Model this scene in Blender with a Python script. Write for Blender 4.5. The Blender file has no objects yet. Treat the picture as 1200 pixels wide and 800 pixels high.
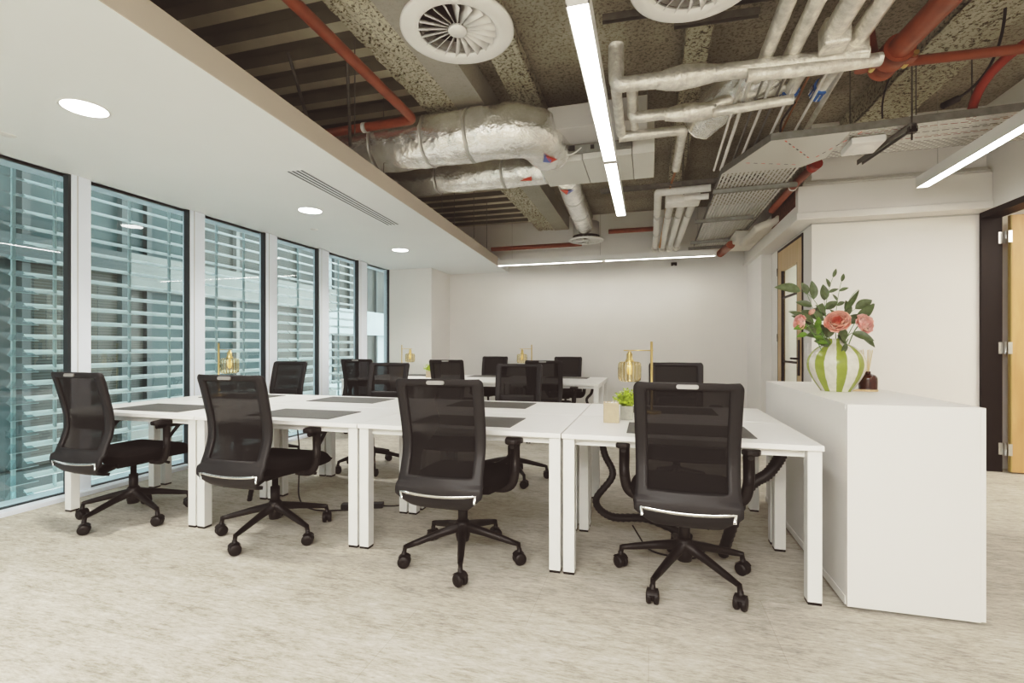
import bpy, bmesh, math, random
from mathutils import Vector, Matrix, noise
random.seed(7)
PI = math.pi
sc = bpy.context.scene
C = sc.collection
V = Vector

# ------------------------------------------------------------------ materials
MATS = {}
def nodes(name):
    m = bpy.data.materials.new(name); m.use_nodes = True
    nt = m.node_tree; b = nt.nodes.get('Principled BSDF')
    MATS[name] = m
    return m, nt, b
def mat(name, col, rough=.5, metal=0, var=.0, scale=8, bump=0, bscale=60, spec=.5, stretch=(1,1,1), emit=None, es=1):
    m, nt, b = nodes(name)
    b.inputs['Base Color'].default_value = (*col, 1)
    b.inputs['Roughness'].default_value = rough
    b.inputs['Metallic'].default_value = metal
    b.inputs['Specular IOR Level'].default_value = spec
    tc = nt.nodes.new('ShaderNodeTexCoord'); mp = nt.nodes.new('ShaderNodeMapping')
    nt.links.new(tc.outputs['Object'], mp.inputs['Vector']); mp.inputs['Scale'].default_value = stretch
    if var:
        n = nt.nodes.new('ShaderNodeTexNoise'); n.inputs['Scale'].default_value = scale; n.inputs['Detail'].default_value = 6
        nt.links.new(mp.outputs[0], n.inputs['Vector'])
        r = nt.nodes.new('ShaderNodeValToRGB')
        r.color_ramp.elements[0].position = .3; r.color_ramp.elements[1].position = .7
        r.color_ramp.elements[0].color = (*[c*(1-var) for c in col], 1)
        r.color_ramp.elements[1].color = (*[min(1, c*(1+var)) for c in col], 1)
        nt.links.new(n.outputs['Fac'], r.inputs[0]); nt.links.new(r.outputs[0], b.inputs['Base Color'])
    if bump:
        n2 = nt.nodes.new('ShaderNodeTexNoise'); n2.inputs['Scale'].default_value = bscale; n2.inputs['Detail'].default_value = 4
        nt.links.new(mp.outputs[0], n2.inputs['Vector'])
        bp = nt.nodes.new('ShaderNodeBump'); bp.inputs['Strength'].default_value = bump; bp.inputs['Distance'].default_value = .01
        nt.links.new(n2.outputs['Fac'], bp.inputs['Height']); nt.links.new(bp.outputs[0], b.inputs['Normal'])
    if emit:
        b.inputs['Emission Color'].default_value = (*emit, 1); b.inputs['Emission Strength'].default_value = es
    return m

WALL = mat('wall_paint', (.80,.78,.745), .75, var=.015, scale=2, bump=.03, bscale=200)
CEIL = mat('ceiling_paint', (.84,.86,.85), .8, var=.01, scale=2)
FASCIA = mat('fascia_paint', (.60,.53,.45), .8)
FRAME = mat('window_frame_white', (.84,.90,.98), .4)
GASKET = mat('window_gasket', (.02,.03,.035), .4)
LAM = mat('white_laminate', (.86,.85,.825), .32, var=.01, scale=3)
LEGW = mat('white_powder_coat', (.80,.80,.775), .38)
CABW = mat('white_cabinet_laminate', (.80,.785,.755), .42, var=.008, scale=3)
BLACK = mat('black_plastic', (.007,.005,.0045), .45, bump=.1, bscale=400, spec=.35)
FABRIC = mat('black_fabric', (.006,.0045,.004), .95, spec=.15, bump=.4, bscale=700)
CHARC = mat('charcoal_plastic', (.013,.013,.014), .5, spec=.35)
CHROME = mat('chrome', (.75,.75,.73), .12, metal=1)
BADGE = mat('brushed_badge', (.26,.25,.235), .5, metal=.3)
MATG = mat('desk_mat_leather', (.085,.082,.075), .55, bump=.15, bscale=300)
BRASS = mat('brass', (.72,.54,.24), .28, metal=.9)
CREAMP = mat('cream_ceramic', (.52,.43,.30), .6, var=.06, scale=30)
GREYP = mat('grey_stone_pot', (.42,.42,.36), .7, var=.1, scale=60)
GRASS = mat('lime_foliage', (.40,.52,.05), .55, var=.4, scale=60)
SOIL = mat('potting_soil', (.05,.035,.02), .9)
FOIL = mat('foil_insulation', (.90,.89,.86), .27, metal=.85, var=.12, scale=10, bump=1.0, bscale=26)
LAGGING = mat('pipe_lagging', (.84,.81,.75), .32, metal=.6, var=.2, scale=18, bump=.8, bscale=45)
LAGW = mat('white_pipe_sleeve', (.78,.76,.72), .5, var=.06, scale=20)
TAPE = mat('silver_tape', (.55,.54,.50), .35, metal=.6)
RED = mat('red_oxide_pipe', (.25,.070,.032), .42, var=.15, scale=12)
REDF = mat('red_flex', (.26,.035,.02), .5)
COPPER = mat('copper_pipe', (.60,.30,.14), .3, metal=.8)
GALV = mat('galvanised_steel', (.24,.245,.23), .42, metal=.6, var=.15, scale=20)
GALVD = mat('dark_steel', (.14,.135,.12), .5, metal=.5, var=.2, scale=20)
FCU = mat('painted_sheet_metal', (.66,.65,.60), .45, var=.02, scale=4)
GREYM = mat('grey_sheet_metal', (.50,.49,.47), .5)
BLUE = mat('blue_tag', (.03,.14,.42), .5)
REDS = mat('red_sticker', (.75,.10,.06), .5)
BLUES = mat('blue_sticker', (.12,.18,.48), .5)
CABLE = mat('black_cable', (.006,.005,.005), .5)
WHITEP = mat('white_plastic', (.80,.79,.76), .4)
OAK = None
BLKFR = mat('black_door_frame', (.008,.005,.005), .5, spec=.3)
STEEL = mat('satin_steel', (.62,.62,.60), .3, metal=.9)
BROWN = mat('brown_glass_bottle', (.045,.014,.008), .12, var=.2, scale=30)
REED = mat('reed_stick', (.72,.56,.32), .7)
WOODT = mat('pale_wood_tray', (.66,.48,.28), .55, var=.15, scale=20, stretch=(1,8,1))
STEMG = mat('stem_green', (.10,.20,.06), .6)
LEAFD = mat('grey_green_leaf', (.075,.105,.045), .45, var=.35, scale=40)
LEAFB = mat('bright_green_leaf', (.10,.20,.02), .45, var=.3, scale=40)
EXITG = mat('exit_sign_green', (.03,.45,.16), .5, emit=(.03,.45,.16), es=.5)
SIGNW = mat('exit_sign_white', (.85,.9,.85), .5, emit=(.8,.9,.82), es=.5)
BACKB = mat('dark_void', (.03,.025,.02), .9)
PLASTER = mat('rough_plaster', (.70,.66,.58), .9, bump=.6, bscale=30)
RUST = mat('rusty_opening', (.11,.045,.025), .9, var=.6, scale=20)
def emis(name, col, s):
    m, nt, b = nodes(name)
    e = nt.nodes.new('ShaderNodeEmission'); e.inputs[0].default_value = (*col,1); e.inputs[1].default_value = s
    nt.links.new(e.outputs[0], nt.nodes['Material Output'].inputs[0]); return m
LED = emis('led_diffuser', (1,.975,.94), 9)
LEDB = emis('led_diffuser_far', (1,.96,.90), 14)
DLE = emis('downlight_diffuser', (1,.98,.95), 7)

def wood(name, c1, c2, axis=(1,1,.08), sc_=7):
    m, nt, b = nodes(name)
    tc = nt.nodes.new('ShaderNodeTexCoord'); mp = nt.nodes.new('ShaderNodeMapping'); mp.inputs['Scale'].default_value = axis
    n = nt.nodes.new('ShaderNodeTexNoise'); n.inputs['Scale'].default_value = sc_; n.inputs['Detail'].default_value = 8; n.inputs['Distortion'].default_value = .6
    r = nt.nodes.new('ShaderNodeValToRGB'); r.color_ramp.elements[0].position=.3; r.color_ramp.elements[1].position=.72
    r.color_ramp.elements[0].color=(*c1,1); r.color_ramp.elements[1].color=(*c2,1)
    nt.links.new(tc.outputs['Object'], mp.inputs[0]); nt.links.new(mp.outputs[0], n.inputs['Vector'])
    nt.links.new(n.outputs['Fac'], r.inputs[0]); nt.links.new(r.outputs[0], b.inputs['Base Color']); b.inputs['Roughness'].default_value=.45
    return m
OAK = wood('oak_veneer', (.50,.34,.17), (.60,.43,.23), (6,6,.35), 6)
MAPLE = wood('maple_veneer', (.50,.29,.12), (.62,.38,.18), (2.5,2.5,.5), 4)

def transp(name, col, fac, rough=.6, mesh=False):
    # woven see-through mesh: mostly diffuse with some open weave
    m, nt, b = nodes(name)
    b.inputs['Base Color'].default_value=(*col,1); b.inputs['Roughness'].default_value=rough
    t = nt.nodes.new('ShaderNodeBsdfTransparent'); mx = nt.nodes.new('ShaderNodeMixShader'); mx.inputs[0].default_value = fac
    nt.links.new(b.outputs[0], mx.inputs[1]); nt.links.new(t.outputs[0], mx.inputs[2])
    nt.links.new(mx.outputs[0], nt.nodes['Material Output'].inputs[0]); return m
MESHF = transp('black_woven_mesh', (.003,.0025,.0025), .052, 1.0)
def glass(name, tint, refl=1.0, ior=1.5, rough=0.0, gcol=(1,1,1)):
    m, nt, b = nodes(name); nt.nodes.remove(b)
    t = nt.nodes.new('ShaderNodeBsdfTransparent'); t.inputs[0].default_value=(*tint,1)
    g = nt.nodes.new('ShaderNodeBsdfGlossy'); g.inputs['Roughness'].default_value=rough; g.inputs[0].default_value=(*gcol,1)
    f = nt.nodes.new('ShaderNodeLayerWeight'); f.inputs[0].default_value=.5
    p5 = nt.nodes.new('ShaderNodeMath'); p5.operation='MULTIPLY_ADD'; p5.inputs[1].default_value=.75; p5.inputs[2].default_value=.045; pw = nt.nodes.new('ShaderNodeMath'); pw.operation='POWER'; pw.inputs[1].default_value=4
    nt.links.new(f.outputs['Facing'], pw.inputs[0]); nt.links.new(pw.outputs[0], p5.inputs[0])
    mu = nt.nodes.new('ShaderNodeMath'); mu.operation='MULTIPLY'; mu.inputs[1].default_value=refl; mu.use_clamp=True
    mx = nt.nodes.new('ShaderNodeMixShader')
    nt.links.new(p5.outputs[0], mu.inputs[0]); nt.links.new(mu.outputs[0], mx.inputs[0])
    nt.links.new(t.outputs[0], mx.inputs[1]); nt.links.new(g.outputs[0], mx.inputs[2])
    nt.links.new(mx.outputs[0], nt.nodes['Material Output'].inputs[0]); return m
WGLASS = glass('window_glass', (.66,.765,.755), 1.7, 1.5)
DGLASS = glass('door_glass', (.60,.66,.60), 2.2, 1.5)
AMBER = glass('ribbed_amber_glass', (.93,.84,.58), 3.0, 1.5, .08, (1,.92,.7))

def ribs(m, k=18):
    nt=m.node_tree; t=[n for n in nt.nodes if n.type=='BSDF_TRANSPARENT'][0]
    tc=nt.nodes.new('ShaderNodeTexCoord'); mp=nt.nodes.new('ShaderNodeMapping'); mp.inputs['Location'].default_value=(.145,0,0)
    sp=nt.nodes.new('ShaderNodeSeparateXYZ'); nt.links.new(tc.outputs['Object'],mp.inputs[0]); nt.links.new(mp.outputs[0],sp.inputs[0])
    at=nt.nodes.new('ShaderNodeMath'); at.operation='ARCTAN2'; nt.links.new(sp.outputs[1],at.inputs[0]); nt.links.new(sp.outputs[0],at.inputs[1])
    mu=nt.nodes.new('ShaderNodeMath'); mu.operation='MULTIPLY'; mu.inputs[1].default_value=k; nt.links.new(at.outputs[0],mu.inputs[0])
    sn=nt.nodes.new('ShaderNodeMath'); sn.operation='SINE'; nt.links.new(mu.outputs[0],sn.inputs[0])
    r=nt.nodes.new('ShaderNodeValToRGB'); e=r.color_ramp.elements; e[0].position=.35; e[0].color=(.97,.93,.82,1); e[1].position=.85; e[1].color=(.62,.46,.20,1)
    nt.links.new(sn.outputs[0],r.inputs[0]); nt.links.new(r.outputs[0],t.inputs[0])
ribs(AMBER)
def carpet():
    m, nt, b = nodes('carpet_tiles')
    tc = nt.nodes.new('ShaderNodeTexCoord')
    def noi(scale, st, det=8, rgh=.65):
        mp = nt.nodes.new('ShaderNodeMapping'); mp.inputs['Scale'].default_value = st
        n = nt.nodes.new('ShaderNodeTexNoise'); n.inputs['Scale'].default_value=scale; n.inputs['Detail'].default_value=det; n.inputs['Roughness'].default_value=rgh
        nt.links.new(tc.outputs['Object'], mp.inputs[0]); nt.links.new(mp.outputs[0], n.inputs['Vector']); return n.outputs['Fac']
    a = noi(3.0,(1,2.2,1)); c = noi(60,(.35,1.6,1),6,.8); d = noi(14,(.6,2.4,1),7,.8)
    def mth(op,x,y):
        q = nt.nodes.new('ShaderNodeMath'); q.operation=op
        for i,v in enumerate((x,y)):
            if isinstance(v,(int,float)): q.inputs[i].default_value=v
            else: nt.links.new(v,q.inputs[i])
        return q.outputs[0]
    s = mth('ADD', mth('MULTIPLY',a,.24), mth('ADD', mth('MULTIPLY',c,.40), mth('MULTIPLY',d,.36)))
    r = nt.nodes.new('ShaderNodeValToRGB'); e=r.color_ramp.elements
    e[0].position=.38; e[0].color=(.235,.215,.185,1); e[1].position=.61; e[1].color=(.68,.65,.60,1)
    x=r.color_ramp.elements.new(.495); x.color=(.50,.465,.395,1)
    nt.links.new(s, r.inputs[0])
    # tile seams, 0.5 m squares
    br = nt.nodes.new('ShaderNodeTexBrick'); br.offset=.5; br.inputs['Scale'].default_value=1; br.inputs['Brick Width'].default_value=1.0; br.inputs['Row Height'].default_value=.5
    br.inputs['Mortar Size'].default_value=.0016; br.inputs['Color1'].default_value=(1,1,1,1); br.inputs['Color2'].default_value=(.95,.95,.945,1); br.inputs['Mortar'].default_value=(.80,.79,.77,1)
    nt.links.new(tc.outputs['Object'], br.inputs['Vector'])
    mx = nt.nodes.new('ShaderNodeMix'); mx.data_type='RGBA'; mx.blend_type='MULTIPLY'; mx.inputs[0].default_value=1
    nt.links.new(r.outputs[0], mx.inputs[6]); nt.links.new(br.outputs[0], mx.inputs[7]); nt.links.new(mx.outputs[2], b.inputs['Base Color'])
    b.inputs['Roughness'].default_value=.95; b.inputs['Specular IOR Level'].default_value=.1
    bp = nt.nodes.new('ShaderNodeBump'); bp.inputs['Strength'].default_value=.35; bp.inputs['Distance'].default_value=.004
    nt.links.new(c, bp.inputs['Height']); nt.links.new(bp.outputs[0], b.inputs['Normal'])
    return m
CARPET = carpet()
def concrete(name, c0, c1, c2, pits=True, sc_=1.0):
    m, nt, b = nodes(name)
    tc = nt.nodes.new('ShaderNodeTexCoord')
    n = nt.nodes.new('ShaderNodeTexNoise'); n.inputs['Scale'].default_value=1.6; n.inputs['Detail'].default_value=7
    n2 = nt.nodes.new('ShaderNodeTexNoise'); n2.inputs['Scale'].default_value=42*sc_; n2.inputs['Detail'].default_value=5; n2.inputs['Roughness'].default_value=.7
    for q in (n,n2): nt.links.new(tc.outputs['Object'], q.inputs['Vector'])
    r = nt.nodes.new('ShaderNodeValToRGB'); r.color_ramp.elements[0].position=.32; r.color_ramp.elements[1].position=.68
    r.color_ramp.elements[0].color=(*c0,1); r.color_ramp.elements[1].color=(*c1,1)
    nt.links.new(n.outputs['Fac'], r.inputs[0])
    r2 = nt.nodes.new('ShaderNodeValToRGB'); r2.color_ramp.elements[0].position=.40 if pits else .25; r2.color_ramp.elements[1].position=.50
    r2.color_ramp.elements[0].color=(*c2,1); r2.color_ramp.elements[1].color=(1,1,1,1)
    nt.links.new(n2.outputs['Fac'], r2.inputs[0])
    mx = nt.nodes.new('ShaderNodeMix'); mx.data_type='RGBA'; mx.blend_type='MULTIPLY'; mx.inputs[0].default_value=1
    nt.links.new(r.outputs[0], mx.inputs[6]); nt.links.new(r2.outputs[0], mx.inputs[7]); nt.links.new(mx.outputs[2], b.inputs['Base Color'])
    b.inputs['Roughness'].default_value=.9
    bp = nt.nodes.new('ShaderNodeBump'); bp.inputs['Strength'].default_value=.7; bp.inputs['Distance'].default_value=.02
    nt.links.new(n2.outputs['Fac'], bp.inputs['Height']); nt.links.new(bp.outputs[0], b.inputs['Normal'])
    return m
CONC = concrete('sprayed_concrete', (.22,.205,.16), (.46,.435,.35), (.45,.43,.38))
CONCB = concrete('coarse_sprayed_beam', (.44,.42,.32), (.62,.60,.48), (.16,.15,.12))
CONCS = concrete('smooth_concrete', (.36,.35,.30), (.44,.43,.37), (.8,.8,.78), False)
DECK = mat('ribbed_metal_deck', (.56,.53,.42), .6, metal=.15, var=.18, scale=3)

# ------------------------------------------------------------------ mesh builder
class MB:
    def __init__(s): s.v=[]; s.f=[]; s.mi=[]; s.sm=[]; s.mats=[]
    def m(s, mt):
        if mt not in s.mats: s.mats.append(mt)
        return s.mats.index(mt)
    def add(s, vs, fs, mt, smooth=False):
        o=len(s.v); k=s.m(mt); s.v += [tuple(v) for v in vs]
        for f in fs: s.f.append(tuple(i+o for i in f)); s.mi.append(k); s.sm.append(smooth)
    def box(s, lo, hi, mt, M=None):
        x0,y0,z0=lo; x1,y1,z1=hi
        vs=[V(p) for p in ((x0,y0,z0),(x1,y0,z0),(x1,y1,z0),(x0,y1,z0),(x0,y0,z1),(x1,y0,z1),(x1,y1,z1),(x0,y1,z1))]
        if M: vs=[M@v for v in vs]
        s.add(vs,[(0,3,2,1),(4,5,6,7),(0,1,5,4),(1,2,6,5),(2,3,7,6),(3,0,4,7)],mt)
    def prism(s, pts, z0, z1, mt, M=None, smooth=False):
        n=len(pts); vs=[V((p[0],p[1],z0)) for p in pts]+[V((p[0],p[1],z1)) for p in pts]
        if M: vs=[M@v for v in vs]
        s.add(vs,[tuple(range(n))[::-1],tuple(range(n,2*n))]+[(i,(i+1)%n,n+(i+1)%n,n+i) for i in range(n)],mt,smooth)
    def tube(s, pts, r, mt, seg=12, smooth=True, cap=True, wr=0, sx=1, up=None, seed=0):
        pts=[V(p) for p in pts]; n=len(pts); rs = r if isinstance(r,(list,tuple)) else [r]*n
        t0=(pts[1]-pts[0]).normalized()
        ref=V(up) if up else (V((0,0,1)) if abs(t0.z)<.9 else V((1,0,0)))
        nx=t0.cross(ref).normalized(); vs=[]
        for i,p in enumerate(pts):
            t = (pts[min(i+1,n-1)]-pts[max(i-1,0)]).normalized()
            nx=(nx-t*nx.dot(t)).normalized(); ny=nx.cross(t).normalized()
            for k in range(seg):
                a=2*PI*k/seg; rr=rs[i]
                if wr: rr*=1+wr*noise.noise(p*7+V((math.cos(a)*2,math.sin(a)*2,seed)))+wr*.5*noise.noise(p*22+V((math.cos(a)*5,math.sin(a)*5,seed)))
                vs.append(p+nx*math.cos(a)*rr*sx+ny*math.sin(a)*rr)
        fs=[]
        for i in range(n-1):
            for k in range(seg):
                a=i*seg+k; b_=i*seg+(k+1)%seg; fs.append((a,b_,b_+seg,a+seg)[::-1])
        s.add(vs,fs,mt,smooth)
        if cap:
            o=len(s.v)-len(vs)
            s.f.append(tuple(o+k for k in range(seg))[::-1]); s.f.append(tuple(o+(n-1)*seg+k for k in range(seg)))
            for _ in (0,1): s.mi.append(s.m(mt)); s.sm.append(False)
    def lathe(s, prof, mt, seg=24, c=(0,0,0), smooth=True, cap=False, rib=0, ribn=0, M=None):
        vs=[]; n=len(prof)
        for (r,z) in prof:
            for k in range(seg):
                a=2*PI*k/seg; rr=r*(1+(rib*(.5+.5*math.cos(ribn*a)) if ribn else 0))
                vs.append(V((c[0]+rr*math.cos(a),c[1]+rr*math.sin(a),c[2]+z)))
        if M: vs=[M@v for v in vs]
        fs=[]
        for i in range(n-1):
            for k in range(seg):
                a=i*seg+k; b_=i*seg+(k+1)%seg; fs.append((a,b_,b_+seg,a+seg))
        if cap: fs += [tuple(range(seg))[::-1], tuple(range((n-1)*seg,n*seg))]
        s.add(vs,fs,mt,smooth)
    def grid(s, fn, nu, nv, mt, smooth=True, keep=None, flip=False):
        vs=[fn(i/nu,j/nv) for j in range(nv+1) for i in range(nu+1)]
        fs=[]
        for j in range(nv):
            for i in range(nu):
                if keep and not keep((i+.5)/nu,(j+.5)/nv): continue
                a=j*(nu+1)+i; q=(a,a+1,a+nu+2,a+nu+1); fs.append(q[::-1] if flip else q)
        s.add(vs,fs,mt,smooth)
    def build(s, name, parent=None, bev=0, solid=0, sub=0, loc=None, rz=0, segs=2):
        me=bpy.data.meshes.new(name); me.from_pydata(s.v,[],s.f)
        for m_ in s.mats: me.materials.append(m_)
        me.polygons.foreach_set('material_index', s.mi); me.polygons.foreach_set('use_smooth', s.sm)
        me.update()
        o=bpy.data.objects.new(name, me); C.objects.link(o)
        if solid:
            bm=bmesh.new(); bm.from_mesh(me); bmesh.ops.remove_doubles(bm,verts=bm.verts,dist=1e-5)
            loose=[v for v in bm.verts if not v.link_faces]; bmesh.ops.delete(bm,geom=loose,context='VERTS'); bm.to_mesh(me); bm.free()
            md=o.modifiers.new('s','SOLIDIFY'); md.thickness=solid; md.offset=0
        if bev:
            md=o.modifiers.new('b','BEVEL'); md.width=bev; md.segments=segs; md.limit_method='ANGLE'; md.angle_limit=math.radians(50); md.use_clamp_overlap=True
        if sub:
            md=o.modifiers.new('d','SUBSURF'); md.levels=sub; md.render_levels=sub
        if parent: o.parent=parent
        if loc: o.location=loc
        if rz: o.rotation_euler=(0,0,rz)
        return o
def empty(name, loc=(0,0,0), rz=0):
    o=bpy.data.objects.new(name,None); C.objects.link(o); o.location=loc; o.rotation_euler=(0,0,rz); o.empty_display_size=.1; return o
def tag(o, label=None, cat=None, group=None, kind=None):
    if label: o['label']=label
    if cat: o['category']=cat
    if group: o['group']=group
    if kind: o['kind']=kind
    return o
def copy_tree(o, parent=None, name=None):
    c=o.copy(); C.objects.link(c)
    if parent: c.parent=parent
    for ch in list(o.children): copy_tree(ch,c)
    return c
def struct(o, label=None): o['kind']='structure'; 
def sb(name, lo, hi, mt, bev=0, parent=None):
    b=MB(); b.box(lo,hi,mt); o=b.build(name,parent,bev)
    if not parent: o['kind']='structure'
    return o
def arc(p0, p1, p2, n=8):   # quadratic bend
    p0,p1,p2=V(p0),V(p1),V(p2); return [p0*(1-t)**2+p1*2*t*(1-t)+p2*t*t for t in [i/n for i in range(n+1)]]
def path(pts, r=.08, n=6):   # polyline with rounded corners
    pts=[V(p) for p in pts]; out=[pts[0]]
    for i in range(1,len(pts)-1):
        a=(pts[i-1]-pts[i]); b=(pts[i+1]-pts[i]); ra=min(r,a.length*.49); rb=min(r,b.length*.49)
        out += arc(pts[i]+a.normalized()*ra, pts[i], pts[i]+b.normalized()*rb, n)
    out.append(pts[-1]); return out
def dense(pts, step=.06):
    out=[]; pts=[V(p) for p in pts]
    for a,b in zip(pts,pts[1:]):
        k=max(1,int((b-a).length/step))
        out += [a.lerp(b,i/k) for i in range(k)]
    out.append(pts[-1]); return out

# ------------------------------------------------------------------ key dimensions
XL,XR,YB,YF = -4.38,3.06,8.45,-3.0
ZC, ZS = 2.53, 3.45
# bulkhead edge runs slightly off parallel to the window wall
EA, EB = V((-1.83,YF)), V((-2.42,7.78))
def edge(y): return EA.x+(EB.x-EA.x)*(y-EA.y)/(EB.y-EA.y)

# ------------------------------------------------------------------ room shell
b=MB(); b.box((XL-.3,YF-.2,-.12),(XR+2.6,YB+.2,0),CARPET); b.build('floor')['kind']='structure'
sb('wall_far_right',(XR+2.6,YF-.2,0),(XR+2.8,YB+.2,ZS),WALL)
b=MB(); b.box((XR+.3,YF-.2,ZS),(XR+2.8,YB+.2,ZS+.2),CONC); b.box((XL-.3,YF-.2,ZS),(XR+.3,YB+.2,ZS+.2),CONC); b.build('ceiling')['kind']='structure'
# back wall with lighter recess and column
sb('wall_back',(XL-.2,YB,0),(XR+2.6,YB+.2,ZS),WALL)
b=MB(); b.box((XL,7.65,0),(-3.56,YB,ZC+.02),WALL); b.build('wall_column')['kind']='structure'
sb('wall_back_panel',(-2.52,YB-.012,0),(1.50,YB,ZC+.35),WALL)
sb('wall_front',(XL-.2,YF-.2,0),(XR+2.6,YF,ZS),WALL)
# right wall (beside the opening) : stepping wall with glazed door, then cross wall, then doorway wall
XD=1.63; YD=5.72
b=MB()
b.box((1.50,7.43,0),(XD+.12,YB,2.46),WALL)                    # projecting pier
b.box((XD,7.07,0),(XD+.12,7.43,2.46),WALL)
b.box((XD,YD,0),(XD+.12,6.0,2.46),WALL)
b.box((XD,6.0,2.43),(XD+.12,7.07,2.46),WALL)
b.build('wall_right_inner')['kind']='structure'
sb('wall_right_cross',(XD+.12,YD,0),(XR+.16,YD+.12,ZS),WALL)
# shadow gap along the top of the walls
b=MB(); b.box((XD-.004,YD-.004,2.445),(XR,YD,2.458),GREYM); b.box((XD-.004,YD,2.445),(XD,7.43,2.458),GREYM); b.build('trim_1')['kind']='structure'
# bulkhead / soffit over the right walls
b=MB()
def L(poly,z0,z1,mt): b.prism(poly,z0,z1,mt)
L([(1.44,5.52),(XR,5.52),(XR,YD+.12),(XD+.12,YD+.12),(XD+.12,YB),(1.44,YB)],2.46,2.53,WALL)
L([(1.455,5.535),(XR,5.535),(XR,YD+.12),(XD+.12,YD+.12),(XD+.12,YB),(1.455,YB)],2.53,2.80,WALL)
L([(1.60,5.62),(XR,5.62),(XR,YD+.12),(1.60,YD+.12)],2.80,ZS,WALL)
b.build('ceiling_right_bulkhead',bev=.006)['kind']='structure'
# sheeting lines lying on top of the bulkhead
for i in range(4):
    b=MB(); b.tube([(1.5+i*.02,5.56+i*.04,2.815+i*.035),(XR-.01,5.56+i*.04,2.815+i*.035)],.016,LAGW,8); o=b.build('conduit_pipe')
    tag(o,'thin white conduit run above the right hand bulkhead','pipe','white conduits above the bulkhead')
# opening with broken plaster & rust
b=MB(); b.box((1.447,5.62,2.62),(1.453,6.6,2.79),RUST); b.build('wall_opening')['kind']='structure'
b=MB()
b.grid(lambda u,v: V((1.20+.25*u+.02*noise.noise(V((u*4,v*9,0))), 6.25+1.0*v, 2.56+.10*u+.03*noise.noise(V((u*6,v*12,3))))),10,18,PLASTER)
tag(b.build('plaster_lump',solid=.07),'rough cream plaster lump spilling from the opening beside the bulkhead','plaster')
b=MB(); b.box((1.12,7.1,2.60),(1.44,7.9,2.74),PLASTER); tag(b.build('boxed_duct',bev=.02),'cream wrapped box duct beside the bulkhead above the tray','duct')
# right wall with doorway
b=MB()
b.box((XR,YF,0),(XR+.16,3.9,ZS),WALL); b.box((XR,3.9,2.46),(XR+.16,YD,ZS),WALL)
b.build('wall_right')['kind']='structure'
b=MB()
b.box((XR-.006,YD-.03,0),(XR+.158,YD,2.46),BLKFR); b.box((XR-.006,3.9,2.405),(XR+.158,YD-.03,2.46),BLKFR)
b.box((XR-.006,3.9,0),(XR+.158,3.95,2.405),BLKFR)
fr=b.build('door_1',bev=.002); fr['kind']='structure'
b=MB(); b.box((XR+.20,YD-.085,.012),(XR+1.12,YD-.04,2.41),MAPLE); lf=b.build('door_leaf',bev=.002); lf.parent=fr
b=MB(); b.box((XR+.192,YD-.083,.012),(XR+.20,YD-.042,2.41),wood('door_edge',(.35,.25,.08),(.45,.33,.12))); o=b.build('door_edge_strip'); o.parent=lf
for z in (.22,1.17,2.21):
    b=MB(); b.box((XR+.125,YD-.036,z-.055),(XR+.168,YD-.030,z+.055),STEEL); b.box((XR+.17,YD-.09,z-.055),(XR+.20,YD-.084,z+.055),STEEL); b.tube([(XR+.172,YD-.055,z-.06),(XR+.172,YD-.055,z+.06)],.011,STEEL,10)
    o=b.build('hinge'); o.parent=fr
# room beyond the open door
b=MB(); b.box((XR+.16,YD+.6,0),(XR+2.6,YD+.7,ZS),WALL); b.box((XR+2.5,2,0),(XR+2.6,YD+.6,ZS),WALL); b.box((XR+.16,2,2.62),(XR+2.5,YD+.6,2.7),CEIL); b.box((XR+.16,1.9,0),(XR+2.5,2,2.7),WALL)
b.build('wall_outer_room')['kind']='structure'
b=MB(); b.box((1.75,YD+.12,0),(3.9,5.9,2.7),WALL); b.box((1.75,8.0,0),(3.9,8.1,2.7),WALL); b.box((3.8,5.9,0),(3.9,8.0,2.7),WALL); b.box((1.75,5.9,2.6),(3.8,8.0,2.7),CEIL)
b.build('wall_inner_room')['kind']='structure'
# glazed oak door
b=MB(); 
b.box((XD-.012,6.0,0),(XD+.06,6.03,2.43),BLKFR); b.box((XD-.012,6.03,2.405),(XD+.06,7.07,2.43),BLKFR); b.box((XD-.012,7.055,0),(XD+.06,7.07,2.43),BLKFR)
dr=b.build('door_2',bev=.002); dr['kind']='structure'
b=MB(); y0,y1=6.035,7.05
b.box((XD-.01,y0,.01),(XD+.035,y0+.17,2.40),OAK); b.box((XD-.01,y1-.17,.01),(XD+.035,y1,2.40),OAK); b.box((XD-.01,y0+.17,2.14),(XD+.035,y1-.17,2.40),OAK); b.box((XD-.01,y0+.17,.01),(XD+.035,y1-.17,.3),OAK)
lf=b.build('door_leaf',bev=.003); lf.parent=dr
b=MB(); b.add([(XD+.01,y0+.17,.3),(XD+.01,y1-.17,.3),(XD+.01,y1-.17,2.14),(XD+.01,y0+.17,2.14)],[(0,3,2,1)],DGLASS); o=b.build('glass_pane'); o.parent=lf
b=MB()
for z in (.70,1.0,1.80): b.box((XD,y0+.17,z-.012),(XD+.02,y1-.17,z+.012),BLKFR)
for y in (y0+.165,y1-.175): b.box((XD-.012,y,.3),(XD+.02,y+.012,2.14),BLKFR)
o=b.build('glazing_bar'); o.parent=lf
b=MB(); b.box((XD-.022,y0+.055,.86),(XD-.010,y0+.105,1.26),BLKFR); b.tube([(XD-.02,y0+.08,1.05),(XD-.06,y0+.08,1.05),(XD-.06,y0+.10,1.05),(XD-.06,y0+.22,1.05)],.011,BLKFR,8)
o=b.build('door_handle'); o.parent=lf
for z in (.4,1.30,2.15):
    b=MB(); b.tube([(XD-.016,y1+.004,z-.05),(XD-.016,y1+.004,z+.05)],.008,GALVD,8); o=b.build('hinge'); o.parent=dr
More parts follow.
